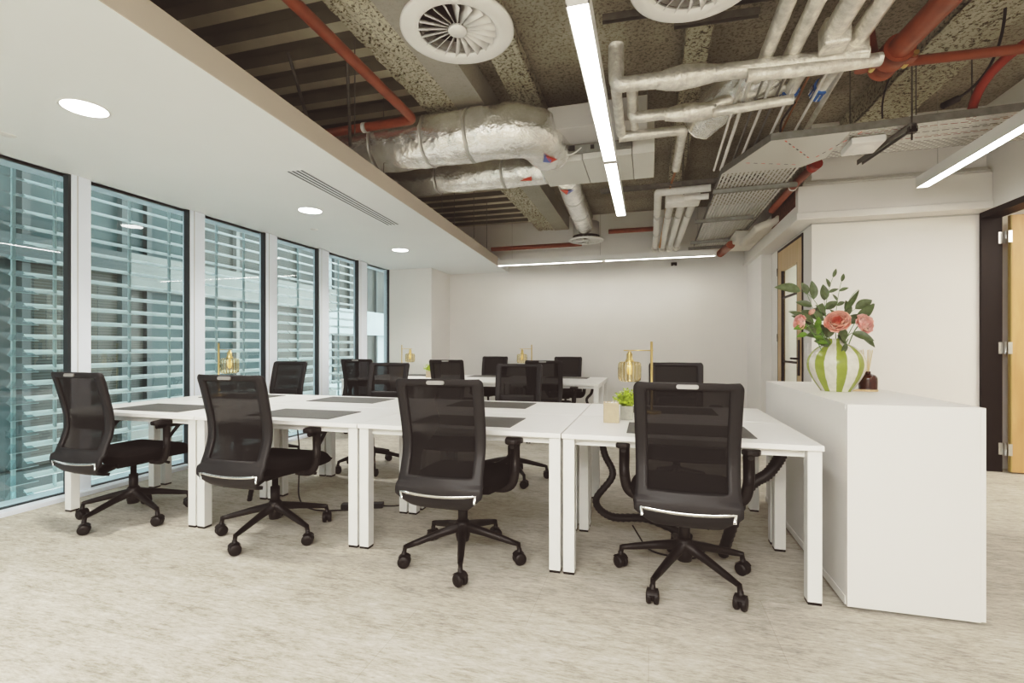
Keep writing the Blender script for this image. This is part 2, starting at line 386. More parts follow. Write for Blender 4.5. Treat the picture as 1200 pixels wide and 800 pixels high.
# exit sign in the room behind the glazed door
ex=empty('exit_sign',(2.6,7.2,1.95)); tag(ex,'small green exit sign seen through the glazed oak door','sign')
b=MB(); b.box((-.16,-.01,-.09),(.16,.01,.09),EXITG); b.build('sign_panel',ex)
b=MB(); b.box((-.13,-.016,-.06),(-.06,-.011,.06),SIGNW)
b.box((.02,-.016,-.012),(.09,-.011,.012),SIGNW)
M=Matrix.Translation((0,-.012,0))@Matrix.Rotation(PI/2,4,'X')
b.prism([(.08,-.045),(.13,0),(.08,.045)],0,.004,SIGNW,M)
b.lathe([(0,0),(.016,0),(.016,.004),(0,.004)],SIGNW,12,M=Matrix.Translation((-.02,-.012,.045))@Matrix.Rotation(PI/2,4,'X'))
b.prism([(-.035,.028),(-.005,.025),(.0,-.01),(.012,-.05),(0,-.055),(-.015,-.02),(-.04,-.05),(-.05,-.04),(-.03,-.01)],0,.004,SIGNW,M)
b.build('sign_symbols',ex)
b=MB(); b.tube([(2.6,7.2,2.04),(2.6,7.2,2.6)],.006,GALV,6); o=b.build('sign_hanger',None); o.parent=ex; o.matrix_parent_inverse=Matrix.Translation(ex.location).inverted()
# light switch on wall beside the door
b=MB(); b.box((XD-.012,5.82,1.08),(XD,5.91,1.22),WHITEP); b.box((XD-.016,5.845,1.12),(XD-.012,5.885,1.18),LAM); tag(b.build('light_switch',bev=.002),'white switch plate on the wall right of the glazed oak door','switch')

# lowered plasterboard ceiling (bulkhead) on the window side
b=MB()
b.prism([(XL-.1,YF),(EA.x,EA.y),(EB.x,EB.y),(EB.x,EB.y+.0),(EB.x-.0,YB),(XL-.1,YB)],ZC,ZC+.14,CEIL)
b.f=b.f; o=b.build('ceiling_lowered'); o['kind']='structure'
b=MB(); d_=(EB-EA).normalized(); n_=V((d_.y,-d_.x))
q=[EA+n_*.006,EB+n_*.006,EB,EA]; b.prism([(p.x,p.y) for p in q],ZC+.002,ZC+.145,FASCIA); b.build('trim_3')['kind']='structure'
# ------------------------------------------------------------------ windows
panes=[(-2.9,-2.05),(-1.9,-1.05),(-.9,-.05),(.10,.85),(1.0,1.75),(1.9,2.74),(2.895,3.77),(3.95,4.764),(4.955,5.733),(5.955,6.689),(6.927,7.64)]
b=MB(); b.box((XL-.25,YF,-.1),(XL,7.65,.03),FRAME); b.box((XL-.02,YF,.0),(XL+.09,7.65,.035),FRAME); b.build('trim_4',bev=.004)['kind']='structure'
b=MB(); b.box((XL-.25,YF,ZC+.0),(XL,YB,ZS+.2),FRAME); b.build('wall_left')['kind']='structure'
prev=YF
for i,(y0,y1) in enumerate(panes+[(7.65,7.65)]):
    # mullion box between panes
    if y0>prev+.02 or i==len(panes):
        hi=y0 if i<len(panes) else 7.66
        b=MB(); b.box((XL-.02,prev+.022,.03),(XL+.035,hi,ZC),FRAME); b.box((XL-.08,prev+.03,.03),(XL-.02,hi-.03,ZC),FRAME)
        b.box((XL+.035,prev+.055,.03),(XL+.037,prev+.062,ZC),GREYM)
        o=b.build('trim_%d'%(10+i),bev=.002); o['kind']='structure'
    if i<len(panes):
        w=MB()
        w.box((XL-.03,y1,.03),(XL+.02,y1+.022,ZC),GASKET); w.box((XL-.03,y0-.012,.03),(XL-.0,y0,ZC),GASKET)
        w.box((XL-.03,y0,.03),(XL+.0,y1,.045),GASKET)
        o=w.build('window_%d'%(i+1)); o['kind']='structure'
        g=MB(); g.add([(XL-.02,y0,.045),(XL-.02,y1,.045),(XL-.02,y1,ZC),(XL-.02,y0,ZC)],[(0,1,2,3)],WGLASS); g.build('glass_pane',o)
        prev=y1
# ------------------------------------------------------------------ outside: louvres and neighbouring buildings
BLADE=mat('louvre_blade',(.88,.93,.94),.35,emit=(.7,.85,.9),es=.0)
GBLADE=glass('glass_louvre',(.55,.72,.74),2.5,1.5,.15)
ROD=mat('louvre_rod',(.45,.55,.56),.4)
for i,(y0,y1) in enumerate(panes):
    if y1<1: continue
    near = y1<2.8
    t=empty('sun_louvre',(XL-.55,(y0+y1)/2,0))
    wl=['darker glass louvre screen outside the nearest window at the left edge','pale horizontal louvre screen outside the window behind the leftmost chair','pale louvre screen behind the brass lamp nearest the windows','pale louvre screen outside the third mullion from the left','pale louvre screen outside the second window from the back corner','narrow pale louvre screen outside the last window by the corner']
    k=max(0,i-5) if i>=5 else None
    tag(t, wl[k] if k is not None and k<len(wl) else 'glass louvre screen outside the window nearest the camera','louvre','louvre screens outside the windows' )
    h=(y1-y0)/2+.10; bl=MB(); z=-.4
    while z<2.9:
        z+=.128
        for (ya,yb) in (((-.06,.03),(h-.20,h-.01)) if near else ((-h,h),)):
            if near:
                M=Matrix.Translation((0,0,z))@Matrix.Rotation(math.radians(20),4,'Y')
                bl.add([M@V(p) for p in ((-.10,ya,0),(.10,ya,0),(.10,yb,0),(-.10,yb,0))],[(0,1,2,3)],GBLADE); bl.box((.098,ya,-.002),(.102,yb,.002),ROD,M)
            else:
                M=Matrix.Translation((0,0,z))@Matrix.Rotation(math.radians(38),4,'Y')
                bl.box((-.030,ya,-.003),(.030,yb,.003),BLADE,M)
    bl.build('louvre_blades',t)
    rd=MB()
    for yy in (-h*.62,h*.55): rd.box((-.012,yy-.008,-.3),(.012,yy+.008,2.9),ROD)
    if near:
        for yy in (-h*.1,h*.82): rd.box((-.07,yy-.012,-.3),(-.05,yy+.012,2.9),ROD)
    rd.build('louvre_rods',t)
def facade_mat(name, glassc, band, line, rib=False):
    m, nt, bs = nodes(name)
    tc=nt.nodes.new('ShaderNodeTexCoord')
    n=nt.nodes.new('ShaderNodeTexNoise'); n.inputs['Scale'].default_value=.7; n.inputs['Detail'].default_value=5
    nt.links.new(tc.outputs['Object'],n.inputs['Vector'])
    r=nt.nodes.new('ShaderNodeValToRGB'); r.color_ramp.elements[0].position=.38; r.color_ramp.elements[1].position=.64
    r.color_ramp.elements[0].color=(*glassc,1); r.color_ramp.elements[1].color=(*band,1)
    nt.links.new(n.outputs['Fac'],r.inputs[0]); nt.links.new(r.outputs[0],bs.inputs['Base Color'])
    bs.inputs['Roughness'].default_value=.35; bs.inputs['Specular IOR Level'].default_value=.3
    if rib:
        w=nt.nodes.new('ShaderNodeTexWave'); w.bands_direction='Z'; w.inputs['Scale'].default_value=7
        nt.links.new(tc.outputs['Object'],w.inputs['Vector'])
        mx=nt.nodes.new('ShaderNodeMix'); mx.data_type='RGBA'; mx.blend_type='MULTIPLY'; mx.inputs[0].default_value=.7
        nt.links.new(r.outputs[0],mx.inputs[6]); nt.links.new(w.outputs[0],mx.inputs[7]); nt.links.new(mx.outputs[2],bs.inputs['Base Color'])
    return m
FG1=facade_mat('tower_glass_teal',(.008,.028,.030),(.035,.062,.062),None)
FG2=facade_mat('tower_blinds',(.04,.052,.048),(.11,.115,.10),None,True)
FB=mat('tower_stone_band',(.16,.17,.16),.7,var=.1,scale=2)
FM=mat('tower_mullion',(.035,.05,.05),.5)
FW=mat('pale_tower_cladding',(.34,.40,.42),.5,var=.1,scale=1)
def tower(name,x0,y0,y1,z0,z1,label,bay,fl,g1,g2,band,bh):
    t=empty(name,(x0,y0,z0)); tag(t,label,'building')
    w=MB(); L_=y1-y0; H_=z1-z0
    w.box((-3,0,0),(-.25,L_,H_),FM); w.build('wall',t)
    nb=int(L_/bay); nf=int(H_/fl)
    g=MB(); m_=MB(); s_=MB()
    for i in range(nb):
        for j in range(nf):
            q = g1 if random.random()<.6 else g2
            g.box((-.2,i*bay+.05,j*fl+bh),(-.16,(i+1)*bay-.05,(j+1)*fl),q)
    for i in range(nb+1): m_.box((-.25,i*bay-.05,0),(-.05,i*bay+.05,H_),FM if i%3 else band)
    for j in range(nf+1): s_.box((-.25,0,j*fl),(.02,L_,j*fl+bh),band)
    g.build('windows',t)['kind']='stuff'; m_.build('mullions',t); s_.build('floor_bands',t)
    return t
tower('office_building',-8.4,-6,6.2,-7.5,16,'teal glass office block across the street, outside the nearest windows',1.35,3.3,FG1,FG2,FM,.35)
tower('office_building',-9.6,6.4,13.5,-7,14,'grey stone banded office block across the street, outside the middle windows',1.1,3.1,FG2,FG1,FB,.7)
tower('office_building',-11.5,12.2,26,-7,9,'pale clad office block across the street, outside the far windows',1.0,2.9,FG2,FW,FW,1.0)
sb('ground_street',(-26,-20,-8.2),(-4.7,30,-8.0),mat('street_paving',(.28,.30,.29),.8,var=.2,scale=1)).name='floor_street'

# ------------------------------------------------------------------ desks
def desk(loc, w, d, label, group, flip):
    """flip=False: sitter side at -Y"""
    t=empty('bench_desk',loc); tag(t,label,'desk',group)
    b=MB(); b.box((.0015,0,.705),(w-.0015,d,.73),LAM); b.build('tabletop',t,bev=.002)
    for x0 in (.006,w-.066):
        for y0 in (.015,d-.075):
            b=MB(); b.box((x0,y0,.012),(x0+.06,y0+.06,.705),LEGW); lg=b.build('leg',t,bev=.003)
            b=MB(); b.box((x0+.002,y0+.002,0),(x0+.058,y0+.058,.012),BLACK); b.build('leg_foot',lg)
    b=MB()
    for y0 in (.06,d-.10): b.box((.066,y0,.665),(w-.066,y0+.04,.705),LEGW)
    for x0 in (.016,w-.056): b.box((x0,.07,.665),(x0+.04,d-.07,.705),LEGW)
    b.build('frame_rail',t)
    return t
XS=[-4.04,-2.838,-1.636,-.434]; W=1.2; D=.70
nm=['leftmost','second from the left','third from the left','rightmost']
nn=['by the windows','between the leftmost and middle chairs','left of the pot plant','beside the white cabinet']
ph=['next to the windows','second along from the windows','third along from the windows','next to the tall cabinet']
for i,x in enumerate(XS):
    desk((x,2.5,0),W,D,'white bench desk in the near row of the front bench, %s'%ph[i],'desks of the front bench',False)
for i,x in enumerate(XS):
    desk((x,3.21,0),W,D,'white bench desk in the far row of the front bench, %s'%ph[i],'desks of the front bench',True)
XB_=[-4.19,-2.985,-1.78]
p3=['by the windows','in the middle','at the open right end']
for i,x in enumerate(XB_): desk((x,6.0,0),W,D,'white desk in the near row of the rear bench, %s'%p3[i],'desks of the rear bench',False)
for i,x in enumerate(XB_): desk((x,6.71,0),W,D,'white desk in the far row of the rear bench, %s'%p3[i],'desks of the rear bench',True)
# desk mats
def deskmat(cx,cy,label,z=.73,w=.62,d=.36):
    b=MB(); b.box((-w/2,-d/2,0),(w/2,d/2,.004),MATG); b.box((-w/2+.02,-d/2+.02,.004),(w/2-.02,d/2-.02,.0045),MATG)
    tag(b.build('desk_mat',bev=.001,loc=(cx,cy,z)),label,'desk mat','desk mats')
MX=[-3.42,-2.22,-1.05,.20]
for x,l in zip(MX,['dark grey desk mat in front of the leftmost near chair','dark grey desk mat in front of the second near chair from the windows','dark grey desk mat in front of the near chair left of the pot plant','dark grey desk mat in front of the near chair beside the cabinet']):
    deskmat(x,2.79,l)
for x,l in zip([-3.55,-2.42,-1.17,.13],['dark grey desk mat across the bench, at the window end','dark grey desk mat across the bench, right of the chair facing us by the windows','dark grey desk mat across the bench, in front of the middle chair facing us','dark grey desk mat across the bench behind the desk lamp by the plant']):
    deskmat(x,3.62,l)
for x,l in zip([-3.55,-2.35,-1.15],['grey desk mat on the rear bench far side, window end','grey desk mat on the rear bench far side, middle','grey desk mat on the rear bench far side, open end']):
    deskmat(x,7.15,l)

# ------------------------------------------------------------------ office chair
PROF=[(-.235,.36),(-.29,.375),(-.335,.40),(-.358,.44),(-.358,.48),(-.345,.525),(-.325,.58),(-.306,.64),(-.302,.70),(-.310,.77),(-.328,.85),(-.350,.94),(-.368,1.0),(-.373,1.02)]
def prof(t):
    n=len(PROF)-1; x=min(max(t,0),1)*n; i=min(int(x),n-1); f=x-i
    P=[V(PROF[max(0,min(n,k))]) for k in (i-1,i,i+1,i+2)]
    return .5*((2*P[1])+(-P[0]+P[2])*f+(2*P[0]-5*P[1]+4*P[2]-P[3])*f*f+(-P[0]+3*P[1]-3*P[2]+P[3])*f**3)
def hw(z):
    w=.212+.013*(z-.45)/.57 if z>.45 else .212
    w+= .004
    w+= .010*math.exp(-((z-.47)/.05)**2)
    dt=1.022-z
    r=.03
    if dt<r: w-= r-math.sqrt(max(0,r*r-(r-dt)**2))
    if z<.45: w-= (.45-z)*1.15
    return w
def bs(u,t):
    p=prof(t); x=(u*2-1)*hw(p.y); k=(u*2-1)**2
    return V((x, p.x+.028*k*(1 if p.y>.5 else .4), p.y))
def chair(loc, label, group, rz=0, base=0, dz=0):
    t=empty('office_chair',loc,rz); tag(t,label,'chair',group)
    # base
    b=MB(); b.lathe([(0,.10),(.034,.10),(.040,.13),(.040,.20),(.030,.215),(0,.215)],BLACK,20)
    for k in range(5):
        a=base+k*2*PI/5; dv=V((math.cos(a),math.sin(a),0))
        pts=[dv*.025+V((0,0,.175)),dv*.14+V((0,0,.152)),dv*.26+V((0,0,.122)),dv*.318+V((0,0,.108))]
        b.tube(pts,[.026,.021,.017,.013],BLACK,10,sx=1.0)
        b.tube([dv*.318+V((0,0,.115)),dv*.325+V((0,0,.07))],.012,BLACK,8)
    bo=b.build('base',t); bo.rotation_euler.z=0
    for k in range(5):
        a=base+k*2*PI/5; dv=V((math.cos(a),math.sin(a),0)); c=MB()
        ca=a+random.uniform(-1.2,1.2)
        M=Matrix.Translation(dv*.325+V((0,0,.033)))@Matrix.Rotation(ca,4,'Z')@Matrix.Rotation(PI/2,4,'X')
        for s in (-1,1):
            c.lathe([(0,s*.006),(.030,s*.006),(.033,s*.011),(.033,s*.022),(.028,s*.028),(.012,s*.030),(0,s*.028)],BLACK,18,M=M)
        c.lathe([(0,-.006),(.020,-.006),(.020,.006),(0,.006)],BLACK,12,M=M)
        c.lathe([(0,0),(.013,0),(.013,.04),(0,.04)],BLACK,8,c=tuple(dv*.325+V((0,0,.045))))
        # hood
        M2=Matrix.Translation(dv*.325+V((0,0,.033)))@Matrix.Rotation(ca,4,'Z')
        c.grid(lambda u,v:M2@V((.037*math.cos(.5+u*2.1),(v-.5)*.05,.037*math.sin(.5+u*2.1))),8,1,BLACK)
        c.build('caster',bo)
    b=MB(); b.lathe([(0,.19),(.027,.19),(.027,.30+dz),(.018,.30+dz),(.018,.40+dz),(0,.40+dz)],BLACK,16); b.build('gas_lift',t)
    up=V((0,0,dz))
    def bb(mb,name,par=t,**k):
        o=mb.build(name,par,**k); o.location.z+=dz if par is t else 0; return o
    # mechanism
    b=MB(); b.prism([(-.07,-.15),(.07,-.15),(.085,.0),(.075,.13),(-.075,.13),(-.085,.0)],.372,.425,BLACK)
    b.box((-.035,-.26,.365),(.035,-.13,.395),BLACK)
    mech=bb(b,'tilt_mechanism',bev=.008)
    b=MB(); b.tube([(.08,.03,.395),(.20,.05,.392),(.26,.055,.385)],[.006,.006,.010],BLACK,8); b.build('lever',mech)
    b=MB(); b.tube([(-.08,-.03,.395),(-.20,-.02,.392),(-.25,-.018,.385)],[.006,.006,.010],BLACK,8); b.build('lever',mech)
    # seat
    def seat(u,v,top):
        x=(u*2-1); y=(v*2-1)
        sx=x*math.sqrt(1-.28*y*y); sy=y*math.sqrt(1-.18*x*x)
        return sx*.262, .03+sy*.262
    b=MB(); N=18
    def tz(u,v):
        x=abs(u*2-1); y=v*2-1; e=max(x,abs(y))
        z=.500-.028*max(0,(e-.72)/.28)**2.2
        z-= .045*max(0,(y-.55)/.45)**2       # waterfall front
        z+= -.008*(1-x*x)*(1-y*y)
        return z
    b.grid(lambda u,v:V((*seat(u,v,1),tz(u,v))),N,N,FABRIC)
    b.grid(lambda u,v:V((seat(u,v,0)[0]*.96,.03+(seat(u,v,0)[1]-.03)*.96,.425-.012*max(0,(v*2-1)))),N,N,CHARC,flip=True)
    # side skirt
    loop=[(i/N,0) for i in range(N)]+[(1,i/N) for i in range(N)]+[(1-i/N,1) for i in range(N)]+[(0,1-i/N) for i in range(N)]
    vs=[];n=len(loop)
    for (u,v) in loop: vs.append(V((*seat(u,v,1),tz(u,v))))
    for (u,v) in loop: q=seat(u,v,1); vs.append(V((q[0]*1.015,.03+(q[1]-.03)*1.015,.455-.02*max(0,v*2-1))))
    for (u,v) in loop: q=seat(u,v,0); vs.append(V((q[0]*.96,.03+(q[1]-.03)*.96,.425-.012*max(0,v*2-1))))
    b.add(vs,[(i,(i+1)%n,n+(i+1)%n,n+i) for i in range(n)]+[(n+i,n+(i+1)%n,2*n+(i+1)%n,2*n+i) for i in range(n)],FABRIC,True)
    bb(b,'seat')
    # back frame: rim + lower shell
    NU,NV=26,52
    def tz_(v): return prof(v).y
    def inner(u,v):
        z=tz_(v); return abs(u*2-1)<.80 and .535<z<.985
    b=MB(); b.grid(bs,NU,NV,CHARC,keep=lambda u,v:not inner(u,v))
    bf=bb(b,'back_frame',solid=.020)
    b=MB(); b.grid(lambda u,v:bs(.09+.82*u,v)+V((0,.004,0)),NU,NV,MESHF,keep=lambda u,v: .52<tz_(v)<.998)
    bb(b,'back_mesh')
    b=MB()   # lumbar pad, on the sitter side
    def lum(u,v):
        z=.655+.075*v; x=(u*2-1)*.165; yy=None
        # locate profile y at this height
        best=min(range(60),key=lambda k:abs(prof(.4+.4*k/60).y-z)); p=prof(.4+.4*best/60)
        return V((x,p.x+.020+.02*(u*2-1)**2,z))
    b.grid(lum,12,4,CHARC); bb(b,'lumbar_pad',solid=.008)
    # chrome bracket at lower back
    zc=.462
    def bp(u): q=bs(u,.305); return V((q.x*.86, prof(.30).x-.014+.010*(u*2-1)**2, zc-.012*(1-(u*2-1)**2)))
    pts=[bp(i/14) for i in range(15)]
    pts=[pts[0]+V((.004,.004,-.038))]+pts+[pts[-1]+V((-.004,.004,-.038))]
    b=MB(); b.tube(pts,.0085,CHROME,8,sx=.6); tag(bb(b,'chrome_bar'),'bright chrome bar across the lower back')
    # badge at the top
    q=bs(.5,.935); b=MB(); 
    bw=[(-.042,0),(.042,0)]
    pl=[]
    for k in range(24):
        a=2*PI*k/24; pl.append((.036*(1 if math.cos(a)>0 else -1)+.010*math.cos(a), .010*math.sin(a)))
    M=Matrix.Translation((0,q.y-.012,q.z-.002))@Matrix.Rotation(PI/2-.25,4,'X')
    b.prism(pl,-.001,.006,BADGE,M); tag(bb(b,'badge'),'small silver oval plate')
    # arms
    for s in (-1,1):
        b=MB(); b.tube(path([(s*.15,.01,.405),(s*.275,.01,.405),(s*.300,.01,.50),(s*.298,.01,.655)],.06),[.016]*1 and .016,BLACK,10,sx=1.7,up=(0,1,0))
        b.tube([(s*.299,.01,.50),(s*.298,.01,.645)],.021,BLACK,10)
        b.tube([(s*.298,-.06,.648),(s*.298,.13,.648)],.014,BLACK,8)
        b.tube([(s*.299,.02,.56),(s*.298,.10,.645)],.011,BLACK,8)
        ar=bb(b,'armrest')
        pd=MB(); pp=[]
        for k in range(28):
            a=2*PI*k/28; cx=math.cos(a); cy=math.sin(a)
            pp.append((s*.300+.050*math.copysign(abs(cx)**.6,cx), .050+.140*math.copysign(abs(cy)**.7,cy)))
        pd.prism(pp,.660,.688,BLACK,smooth=False); pd.build('arm_pad',ar,bev=.008)
    # spine from mechanism to back
    b=MB()
    for s in (-1,1): b.tube([(s*.05,-.16,.385),(s*.07,-.25,.37),(s*.09,-.30,.385)],.016,BLACK,8)
    bb(b,'back_support')
    return t
R=math.radians
GN='chairs on the near side of the front bench'; GF='chairs on the far side of the front bench'
chair((-3.44,2.56,0),'black mesh office chair at the near side, leftmost beside the windows',GN,R(-2),R(-84))
chair((-2.27,2.57,0),'black mesh office chair at the near side, second from the windows',GN,R(0),R(-88))
chair((-1.0,2.56,0),'black mesh office chair at the near side, left of the plant pots',GN,R(1),R(-72))
chair((.175,2.62,0),'black mesh office chair nearest the tall white cabinet, seen from behind',GN,R(-2),R(-45))
def far(px,Y,label,g,base,rz=180,dz=0): chair((px,Y,0),label,g,R(rz),R(base),dz)
far(-3.83,4.20,'black mesh chair facing us across the bench, beside the windows',GF,20,176,.0)
far(-2.60,4.22,'black mesh chair facing us across the bench, behind the second desk mat',GF,54,180,-.005)
far(-1.19,4.22,'black mesh chair facing us across the bench, behind the middle chair',GF,-20,182,-.005)
far(.22,4.22,'black mesh chair facing us across the bench, behind the desk lamp by the plants',GF,10,178,.02)
GR='chairs on the near side of the rear bench'; GQ='chairs on the far side of the rear bench'
chair((-3.77,6.06,0),'black mesh chair with its back to us at the rear bench, window end',GR,R(4),R(-60))
chair((-2.47,6.06,0),'black mesh chair with its back to us at the rear bench, middle seat',GR,R(2),R(-80))
chair((-1.19,6.06,0),'black mesh chair with its back to us at the rear bench, open end',GR,R(-3),R(-60))
far(-4.02,7.72,'black mesh chair facing us behind the rear bench, beside the rear left lamp',GQ,20,180)
far(-2.56,7.70,'black mesh chair facing us behind the rear bench, middle seat',GQ,40,178)
far(-1.27,7.70,'black mesh chair facing us behind the rear bench, open right end',GQ,50,182)

# ------------------------------------------------------------------ cabinet
cb=empty('storage_cabinet',(.86,2.52,0)); tag(cb,'tall white side cabinet with the flower vase on top','cabinet')
w,dp,h=.492,1.58,.92
b=MB(); b.box((0,0,.012),(w,.02,h),CABW); b.build('end_panel',cb,bev=.001)
b=MB(); b.box((0,.02,.05),(w,dp-.02,h-.02),CABW); b.build('carcass',cb)
b=MB(); b.box((0,dp-.02,.012),(w,dp,h-.02),CABW); b.build('end_panel',cb,bev=.001)
b=MB(); b.box((-.002,.02,h-.022),(w,dp,h),CABW); b.build('cabinet_top',cb,bev=.001)
b=MB(); b.box((.03,.03,0),(w-.03,dp-.03,.05),GALVD); b.build('plinth',cb)
b=MB(); b.box((-.004,.02,.012),(0,dp,.05),CABW); b.build('back_skirt',cb)
for k in range(2):
    y0=.004+k*(dp/2); b=MB(); b.box((w+.002,y0,.014),(w+.020,y0+dp/2-.006,h-.001),CABW); dd=b.build('door',cb,bev=.001)
    b=MB(); yy=y0+(dp/2-.06 if k==0 else .05); b.tube([(w+.021,yy,.55),(w+.045,yy,.55),(w+.045,yy,.70),(w+.021,yy,.70)],.005,STEEL,8); b.build('handle',dd)

# ------------------------------------------------------------------ lamps
def lamp(loc,label,ang,s=1.0,H=.485):
    t=empty('desk_lamp',loc,ang); tag(t,label,'lamp','brass desk lamps')
    b=MB(); b.lathe([(0,0),(.062,0),(.064,.004),(.064,.014),(.058,.018),(0,.018)],BRASS,28); b.build('base',t)
    b=MB(); b.tube([(0,0,.015),(0,0,H)],.0085,BRASS,14); b.build('pole',t)
    b=MB(); b.tube([(.01,0,H-.06),(-.185,0,H-.06)],.0035,BRASS,8); b.build('arm',t)
    cx=-.145
    b=MB(); b.lathe([(0,H-.065),(.012,H-.067),(.012,H-.08),(.020,H-.082),(.020,H-.118),(.026,H-.125),(.03,H-.14),(0,H-.14)],BRASS,20,c=(cx,0,0)); b.build('lamp_holder',t)
    b=MB(); b.lathe([(.028,H-.134),(.062,H-.138),(.072,H-.150),(.074,H-.17),(.074,H-.24),(.070,H-.262),(.058,H-.272),(.035,H-.274)],AMBER,72,c=(cx,0,0),rib=.05,ribn=18); b.build('glass_shade',t)
    b=MB(); b.lathe([(0,H-.14),(.010,H-.14),(.018,H-.17),(.020,H-.20),(.012,H-.225),(0,H-.23)],mat('warm_bulb',(.9,.7,.35),.2,emit=(1,.7,.3),es=.15) if 'warm_bulb' not in MATS else MATS['warm_bulb'],14,c=(cx,0,0)); b.build('bulb',t)
    return t
lamp((.02,3.44,.734-.004),'brass desk lamp with ribbed glass shade by the potted plant',0)
lamp((-3.78,3.58,.73),'brass desk lamp with ribbed glass shade at the window end of the front bench',R(172))
lamp((-3.78,7.02,.73),'brass lamp on the rear bench nearest the windows',R(180))
lamp((-1.66,7.02,.73),'brass lamp on the rear bench near the middle of the back wall',0)

# ------------------------------------------------------------------ pots and plants
def plant(loc,label,pot,s=.08,h=.085,sq=True,seed=1):
    t=empty('potted_plant',loc); tag(t,label,'plant'); rnd=random.Random(seed)
    b=MB()
    a=s/2
    b.prism([(-a,-a),(a,-a),(a,a),(-a,a)],0,h*.9,pot)
    for (x0,y0,x1,y1) in ((-a,-a,a,-a+.007),(-a,a-.007,a,a),(-a,-a+.007,-a+.007,a-.007),(a-.007,-a+.007,a,a-.007)): b.box((x0,y0,h*.9),(x1,y1,h),pot)
    b.build('pot',t,bev=.002)
    b=MB(); b.box((-a+.006,-a+.006,h*.9),(a-.006,a-.006,h*.94),SOIL); b.build('soil',t)
    b=MB()
    for k in range(150):
        az=rnd.uniform(0,2*PI); tilt=rnd.uniform(.05,1.15); L_=rnd.uniform(.06,.105)
        p0=V((rnd.uniform(-a,a)*.5,rnd.uniform(-a,a)*.5,h*.92))
        dr_=V((math.sin(tilt)*math.cos(az),math.sin(tilt)*math.sin(az),math.cos(tilt)))
        sd=dr_.cross(V((0,0,1))).normalized()*.0014; p1=p0+dr_*L_
        b.add([p0-sd,p0+sd,p1+sd,p1-sd],[(0,1,2,3)],GRASS)
        for m_ in range(5):
            c=p0+dr_*L_*(.4+.15*m_); n2=V((rnd.uniform(-1,1),rnd.uniform(-1,1),rnd.uniform(-.2,1))).normalized(); t2=n2.cross(dr_).normalized()*.008
            e=c+n2*.018
            b.add([c,c.lerp(e,.5)+t2,e,c.lerp(e,.5)-t2],[(0,1,2,3)],GRASS)
    b.build('foliage',t); return t
plant((-.13,3.12,.73),'small lime green bushy plant in a grey pot, behind the cream square pot',GREYP,.075,.085,seed=3)
plant((-3.12,6.66,.73),'small lime green plant on the rear bench, above the third near chair',CREAMP,.095,.10,seed=5)
t=empty('square_pot',(-.215,2.98,.73),R(4)); tag(t,'cream square pot on the bench just left of the green plant','pot')
b=MB(); a=.045; b.box((-a,-a,0),(a,a,.10),CREAMP)
for (x0,y0,x1,y1) in ((-a,-a,a,-a+.008),(-a,a-.008,a,a),(-a,-a+.008,-a+.008,a-.008),(a-.008,-a+.008,a,a-.008)): b.box((x0,y0,.10),(x1,y1,.118),CREAMP)
b.build('pot',t,bev=.003)
b=MB(); b.grid(lambda u,v:V(((u-.5)*.07,(v-.5)*.07,.103+.016*abs(noise.noise(V((u*5,v*5,0))))*2)),10,10,WHITEP); b.build('tissue',t)

# ------------------------------------------------------------------ vase with flowers
def vase_mat():
    m,nt,bs_=nodes('vase_green_stripes')
    tc=nt.nodes.new('ShaderNodeTexCoord'); sp=nt.nodes.new('ShaderNodeSeparateXYZ'); nt.links.new(tc.outputs['Object'],sp.inputs[0])
    at=nt.nodes.new('ShaderNodeMath'); at.operation='ARCTAN2'; nt.links.new(sp.outputs[1],at.inputs[0]); nt.links.new(sp.outputs[0],at.inputs[1])
    mu=nt.nodes.new('ShaderNodeMath'); mu.operation='MULTIPLY'; mu.inputs[1].default_value=8; nt.links.new(at.outputs[0],mu.inputs[0])
    sn=nt.nodes.new('ShaderNodeMath'); sn.operation='SINE'; 
    ns=nt.nodes.new('ShaderNodeTexNoise'); ns.inputs['Scale'].default_value=22; nt.links.new(tc.outputs['Object'],ns.inputs['Vector'])
    ad=nt.nodes.new('ShaderNodeMath'); ad.operation='MULTIPLY_ADD'; nt.links.new(ns.outputs['Fac'],ad.inputs[0]); ad.inputs[1].default_value=.5; nt.links.new(mu.outputs[0],ad.inputs[2])
    nt.links.new(ad.outputs[0],sn.inputs[0])
    r=nt.nodes.new('ShaderNodeValToRGB'); e=r.color_ramp.elements; e[0].position=.52; e[0].color=(.80,.77,.66,1); e[1].position=.60; e[1].color=(.30,.36,.07,1)
    mr=nt.nodes.new('ShaderNodeMapRange'); mr.inputs[1].default_value=-1; mr.inputs[2].default_value=1; nt.links.new(sn.outputs[0],mr.inputs[0]); nt.links.new(mr.outputs[0],r.inputs[0])
    n2=nt.nodes.new('ShaderNodeTexNoise'); n2.inputs['Scale'].default_value=35; n2.inputs['Detail'].default_value=4; nt.links.new(tc.outputs['Object'],n2.inputs['Vector'])
    mx=nt.nodes.new('ShaderNodeMix'); mx.data_type='RGBA'; mx.blend_type='MULTIPLY'; mx.inputs[0].default_value=.35
    nt.links.new(r.outputs[0],mx.inputs[6]); nt.links.new(n2.outputs['Fac'],mx.inputs[7]); nt.links.new(mx.outputs[2],bs_.inputs['Base Color'])
    bs_.inputs['Roughness'].default_value=.25; return m
VX,VY,VZ=1.06,3.275,.92
t=empty('flower_vase',(VX,VY,VZ),R(-61)); tag(t,'round cream vase with green stripes standing on the tall cabinet','vase')
b=MB(); pr=[(0,0),(.07,0),(.078,.006),(.10,.04),(.128,.09),(.143,.14),(.142,.18),(.125,.22),(.092,.255),(.058,.275),(.046,.285),(.047,.30),(.053,.306),(.048,.306),(.042,.30),(.040,.28),(.05,.265)]
